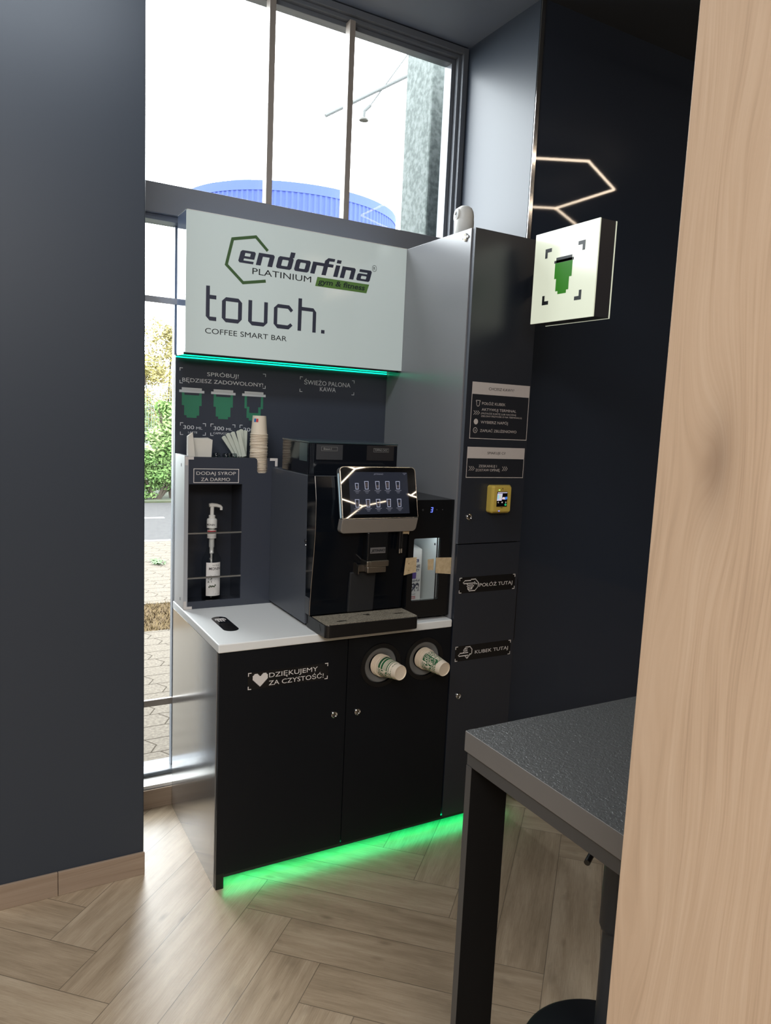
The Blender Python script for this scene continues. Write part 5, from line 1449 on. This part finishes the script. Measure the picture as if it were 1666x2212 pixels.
# ------------------------------------------------------------------ payment terminal
pt = thing('payment_terminal', 'yellow card payment terminal with a lit screen on the tall cabinet door', 'terminal', (1.12, -0.02, 1.335))
M_YEL = mat('yellow_plastic', (206, 178, 84), 0.42)
YP = -0.042
sh = MB()
b_ = rounded_rect(1.0790, 1.1980, 1.3310, 1.4430, 0.010, 5)
f_ = rounded_rect(1.0850, 1.1700, 1.3385, 1.4390, 0.006, 5)
nb_ = len(b_)
sh.add([(a, -0.0005, b) for a, b in b_] + [(a if a < 1.12 else 1.1660 + (a - 1.188) * 0.5, -0.030, b) for a, b in b_] + [(a - 0.001, YP, b) for a, b in f_],
       [tuple(range(nb_))] + [(i, (i + 1) % nb_, nb_ + (i + 1) % nb_, nb_ + i) for i in range(nb_)] + [(nb_ + i, nb_ + (i + 1) % nb_, 2 * nb_ + (i + 1) % nb_, 2 * nb_ + i) for i in range(nb_)] + [tuple(range(2 * nb_, 3 * nb_))])
sh.build('shell', M_YEL, pt, bevel=0.0012)
SX0, SX1, SZ0, SZ1 = 1.0985, 1.1500, 1.3590, 1.4190
scn = MB().box(SX0, SX1, YP - 0.0012, YP - 0.0001, SZ0, SZ1).build('screen', mat('terminal_screen_black', (10, 10, 14), 0.1), pt)
u = lambda a, b: (SX0 + a * (SX1 - SX0), YP - 0.0016, SZ0 + b * (SZ1 - SZ0))
u2 = lambda a, b: (SX0 + a * (SX1 - SX0), YP - 0.0019, SZ0 + b * (SZ1 - SZ0))
u3 = lambda a, b: (SX0 + a * (SX1 - SX0), YP - 0.0022, SZ0 + b * (SZ1 - SZ0))
def lit(n, c, s): return mat(n, tuple(int(v * 0.2) for v in c), 0.3, emis=c, estr=s * 0.55)
MB().flat([[(0.05, 0.91), (0.97, 0.91), (0.97, 0.96), (0.05, 0.96)], [(0.0, 0.40), (0.46, 0.41), (0.52, 0.88), (0.02, 0.88)]], u).build('screen_card', lit('lit_lavender', (206, 200, 226), 0.85), scn)
MB().flat([[(0.05, 0.56), (0.40, 0.57), (0.42, 0.80), (0.06, 0.80)]], u2).build('screen_card_panel', lit('lit_pale_green', (206, 214, 196), 0.8), scn)
MB().flat([[(0.03, 0.50), (0.15, 0.50), (0.16, 0.80), (0.05, 0.80)]], u3).build('screen_card_strip', lit('lit_cyan', (150, 214, 226), 0.8), scn)
MB().flat([[(0.48, 0.50), (0.76, 0.48), (0.76, 0.62), (0.62, 0.65), (0.52, 0.62)]], u3).build('screen_hand', lit('lit_pink', (226, 204, 212), 0.85), scn)
MB().flat([[(0.75, 0.46), (0.99, 0.50), (0.99, 0.67), (0.76, 0.65)]], u3).build('screen_sleeve', lit('lit_blue', (70, 120, 206), 0.9), scn)
MB().flat(stroke([(0.18, 0.33), (0.12, 0.29), (0.18, 0.25)], 0.035) + stroke([(0.84, 0.33), (0.90, 0.29), (0.84, 0.25)], 0.035) + [circ(0.52, 0.29, 0.06, 0.05, 12)], u).build('screen_arrows', lit('lit_pale', (220, 206, 200), 0.8), scn)
MB().flat([circ(0.86, 0.13, 0.085, 0.075, 18)], u).build('green_button', lit('lit_green', (40, 210, 130), 0.9), scn)
MB().flat([circ(0.86, 0.13, 0.035, 0.03, 12)], u2).build('button_mark', mat('terminal_screen_black', (10, 10, 14), 0.1), scn)
MB().box(1.1060, 1.1125, YP - 0.0010, YP + 0.001, 1.4245, 1.4275).build('status_light', lit('lit_lime', (170, 255, 130), 1.6), pt)
MB().flat([[(1.1170 + 0.0105 * k, 1.4250), (1.1220 + 0.0105 * k, 1.4250), (1.1220 + 0.0105 * k, 1.4262), (1.1170 + 0.0105 * k, 1.4262)] for k in range(3)] + [circ(1.1250, 1.4315, 0.0022, 0.003, 10), [(1.1190, 1.3535), (1.1300, 1.3535), (1.1300, 1.3555), (1.1190, 1.3555)]], onY(YP - 0.0006)).build('marks', mat('dark_yellow_print', (70, 58, 24), 0.6), pt)
MB().lathe([(0.0001, 0.004), (0.006, 0.003), (0.0085, 0.0)], (1.1130, -0.036, 1.3395), (0, -0.5, -0.85), 16).build('reader_light', lit('lit_periwinkle', (120, 124, 255), 1.5), pt)

# ------------------------------------------------------------------ small camera on top of the tall cabinet
sx_, sy_, sz_ = 1.012, 0.175, WT + 0.0002
sec = thing('security_camera', 'small white indoor camera with a dark lens on top of the tall cabinet', 'camera', (sx_, sy_, sz_))
MB().lathe([(0.0001, 0.0), (0.036, 0.0), (0.0385, 0.004), (0.0395, 0.060), (0.0390, 0.066)], (sx_, sy_, sz_), n=36).build('base', M_WPLAST, sec, smooth=True)
MB().lathe([(0.0382, 0.0665), (0.0380, 0.085), (0.0350, 0.1010), (0.0285, 0.1130), (0.0180, 0.1200), (0.0001, 0.1230)], (sx_, sy_, sz_), n=36).build('head', M_WPLAST, sec, smooth=True)
fd = Vector((-0.93, 0.20, 0.05)).normalized()
hc = Vector((sx_, sy_, sz_ + 0.082))
MB().lathe([(0.0255, 0.0300), (0.0255, 0.0350), (0.0225, 0.0380), (0.0200, 0.0382)], hc, fd, 28).build('face_rim', M_WPLAST, sec, smooth=True)
ln = MB().lathe([(0.0001, 0.0392), (0.0150, 0.0388), (0.0205, 0.0375)], hc, fd, 28).build('lens_face', M_GLOSSB, sec, smooth=True)
MB().lathe([(0.0001, 0.0412), (0.0060, 0.0406), (0.0085, 0.0388)], hc + Vector((0, 0, 0.006)), fd, 20).build('lens', mat('lens_brown', (60, 50, 40), 0.1), ln, smooth=True)

# ------------------------------------------------------------------ bar table, stool, oak partition
tb_ = thing('bar_table', 'tall black bar table with a pebbled grey top at the lower right', 'table', (0.80, -1.60, 0))
TX0, TX1, TY0, TY1 = 0.1610, 1.40, -1.98, -1.2285
def table_top_mat():
    m = bpy.data.materials.new('pebbled_table_laminate'); m.use_nodes = True
    nt = m.node_tree; p = nt.nodes['Principled BSDF']
    p.inputs['Base Color'].default_value = lin((80, 81, 81)); p.inputs['Roughness'].default_value = 0.3; p.inputs['Specular IOR Level'].default_value = 0.55
    tc = N(nt, 'ShaderNodeTexCoord')
    n = N(nt, 'ShaderNodeTexNoise'); n.inputs['Scale'].default_value = 150; n.inputs['Detail'].default_value = 2.0; n.inputs['Distortion'].default_value = 0.8
    nt.links.new(tc.outputs['Object'], n.inputs['Vector'])
    b = N(nt, 'ShaderNodeBump'); b.inputs['Strength'].default_value = 0.9; b.inputs['Distance'].default_value = 0.0025
    nt.links.new(n.outputs['Fac'], b.inputs['Height']); nt.links.new(b.outputs['Normal'], p.inputs['Normal'])
    return m
MB().box(TX0, TX1, TY0, TY1, 1.0060, 1.0495).build('top_edge', mat('table_edge_grey', (112, 109, 106), 0.45), tb_, bevel=0.0012)
MB().box(TX0 + 0.0012, TX1 - 0.0012, TY0 + 0.0012, TY1 - 0.0012, 1.0496, 1.0502).build('tabletop', table_top_mat(), tb_)
M_FRAME = mat('black_table_steel', (74, 73, 72), 0.5)
for nm, x0, x1 in (('frame', TX0 + 0.003, TX0 + 0.021), ('frame', TX1 - 0.021, TX1 - 0.003)):
    MB().box(x0, x1, TY0 + 0.012, TY1 - 0.008, 0.9780, 1.0058).build('frame', M_FRAME, tb_, bevel=0.001)
M_LEGD = mat('matt_black_leg', (10, 10, 11), 0.7, spec=0.2)
for x0, x1 in ((TX0 + 0.003, TX0 + 0.100), (TX1 - 0.100, TX1 - 0.003)):
    for y0, y1 in ((TY1 - 0.0265, TY1 - 0.008), (TY0 + 0.012, TY0 + 0.030)):
        lg = MB().box(x0, x1, y0, y1, 0.0, 0.9778).build('leg', M_LEGD, tb_, bevel=0.001)
        xa = x0 - 0.0008 if x0 < 0.8 else x1
        MB().box(xa, xa + 0.0007, y0, y1, 0.0, 0.9778).build('leg_lit_side', M_FRAME, lg)  # paler sheet: light on the leg's outer side put into its colour
stl = thing('bar_stool', 'black bar stool with a round floor plate, half hidden under the tall table', 'stool', (0.715, -1.18, 0))
px_, py_ = 0.712, -1.178
M_STOOL = mat('stool_black_steel', (26, 28, 32), 0.38)
MB().lathe([(0.215, 0.0), (0.215, 0.004), (0.205, 0.010), (0.060, 0.022), (0.040, 0.030), (0.0001, 0.030)], (px_, py_, 0), n=64).build('floor_plate', M_STOOL, stl, smooth=True)
MB().tube([(px_, py_, 0.028), (px_, py_, 0.40)], 0.026, 24).build('lower_tube', mat('stool_tube_grey', (52, 56, 62), 0.35), stl, smooth=True)
MB().tube([(px_, py_, 0.385), (px_, py_, 0.40), (px_, py_, 0.72)], [0.030, 0.036, 0.036], 24).build('upper_tube', mat('stool_tube_grey', (52, 56, 62), 0.35), stl, smooth=True)
MB().tube([(px_ - 0.03, py_ - 0.012, 0.708), (0.53, -1.262, 0.703), (0.488, -1.284, 0.694)], 0.0075, 12).build('lever', M_BLACKP, stl, smooth=True)
MB().tube([(px_ + 0.02, py_, 0.30), (px_ + 0.10, py_ - 0.10, 0.30), (px_ + 0.20, py_ - 0.06, 0.30), (px_ + 0.21, py_ + 0.06, 0.30), (px_ + 0.10, py_ + 0.12, 0.30), (px_ + 0.02, py_ + 0.02, 0.30)], 0.010, 10).build('foot_ring', M_CHROME, stl, smooth=True)
MB().lathe([(0.0001, 0.0), (0.17, 0.004), (0.185, 0.02), (0.18, 0.045), (0.0001, 0.055)], (px_ + 0.04, py_ + 0.0, 0.722), n=40).build('seat', mat('black_seat_pad', (24, 24, 26), 0.6), stl, smooth=True)
tag(MB().box(0.0205, 0.0385, -2.55, -1.7977, 0.0, RZ - 0.002).build('oak_partition', M_OAK, base=(0.03, -2.2, 0), bevel=0.0012), 'light oak panel standing upright at the right edge of the picture', 'partition')

# ------------------------------------------------------------------ honeycomb ceiling lamp (seen mirrored in the wall, the screen and the sign)
hl = thing('honeycomb_lamp', 'white honeycomb tube lamp hanging under the ceiling, mirrored in the dark glossy wall', 'lamp', (2.6, -3.0, 3.27))
A = 0.60
hx0, hy0 = 2.60, -1.41
edges = set()
hv = [(round(hx0 + A * math.cos(math.radians(90 + 60 * k)), 4), round(hy0 + A * math.sin(math.radians(90 + 60 * k)), 4)) for k in range(6)]
for k in range(6):
    edges.add(tuple(sorted((hv[k], hv[(k + 1) % 6]))))
NA, NB, NC = (2.89, -4.53), (3.58, -5.80), (4.07, -5.41)
for p, q in ((hv[4], (3.64, -2.01)), (NA, (2.93, -5.17)), (NA, (2.38, -4.22)), (NA, (3.40, -4.20)), (NB, (3.02, -5.42)), (NB, (3.58, -6.45)), (NB, (3.82, -5.62)),
             (NC, (4.07, -4.85)), (NC, (4.58, -5.70)), (NC, (4.00, -5.36)), (hv[1], (2.08, -0.52)) if False else (hv[3], hv[4])):
    edges.add(tuple(sorted((p, q))))
for k, (p, q) in enumerate(sorted(edges)):
    d = (Vector((q[0], q[1], 0)) - Vector((p[0], p[1], 0))); L_ = d.length; d.normalize()
    w = Vector((-d.y, d.x, 0)) * 0.004
    a = Vector((p[0], p[1], 3.30)); b = Vector((q[0], q[1], 3.30))
    h = Vector((0, 0, 0.012))
    m = MB().add([a - w, a + w, b + w, b - w, a - w + h, a + w + h, b + w + h, b - w + h], [(0, 1, 2, 3), (4, 7, 6, 5), (0, 4, 5, 1), (1, 5, 6, 2), (2, 6, 7, 3), (3, 7, 4, 0)])
    m.build('lamp_tube', M_HEX, hl)
cbm = MB()
for x, y in ((2.08, -1.71), (3.12, -1.71), NA, NB, NC):
    cbm.tube([(x, y, 3.312), (x, y, RZ)], 0.002, 6)
cbm.build('suspension_wires', M_GREYP, hl)
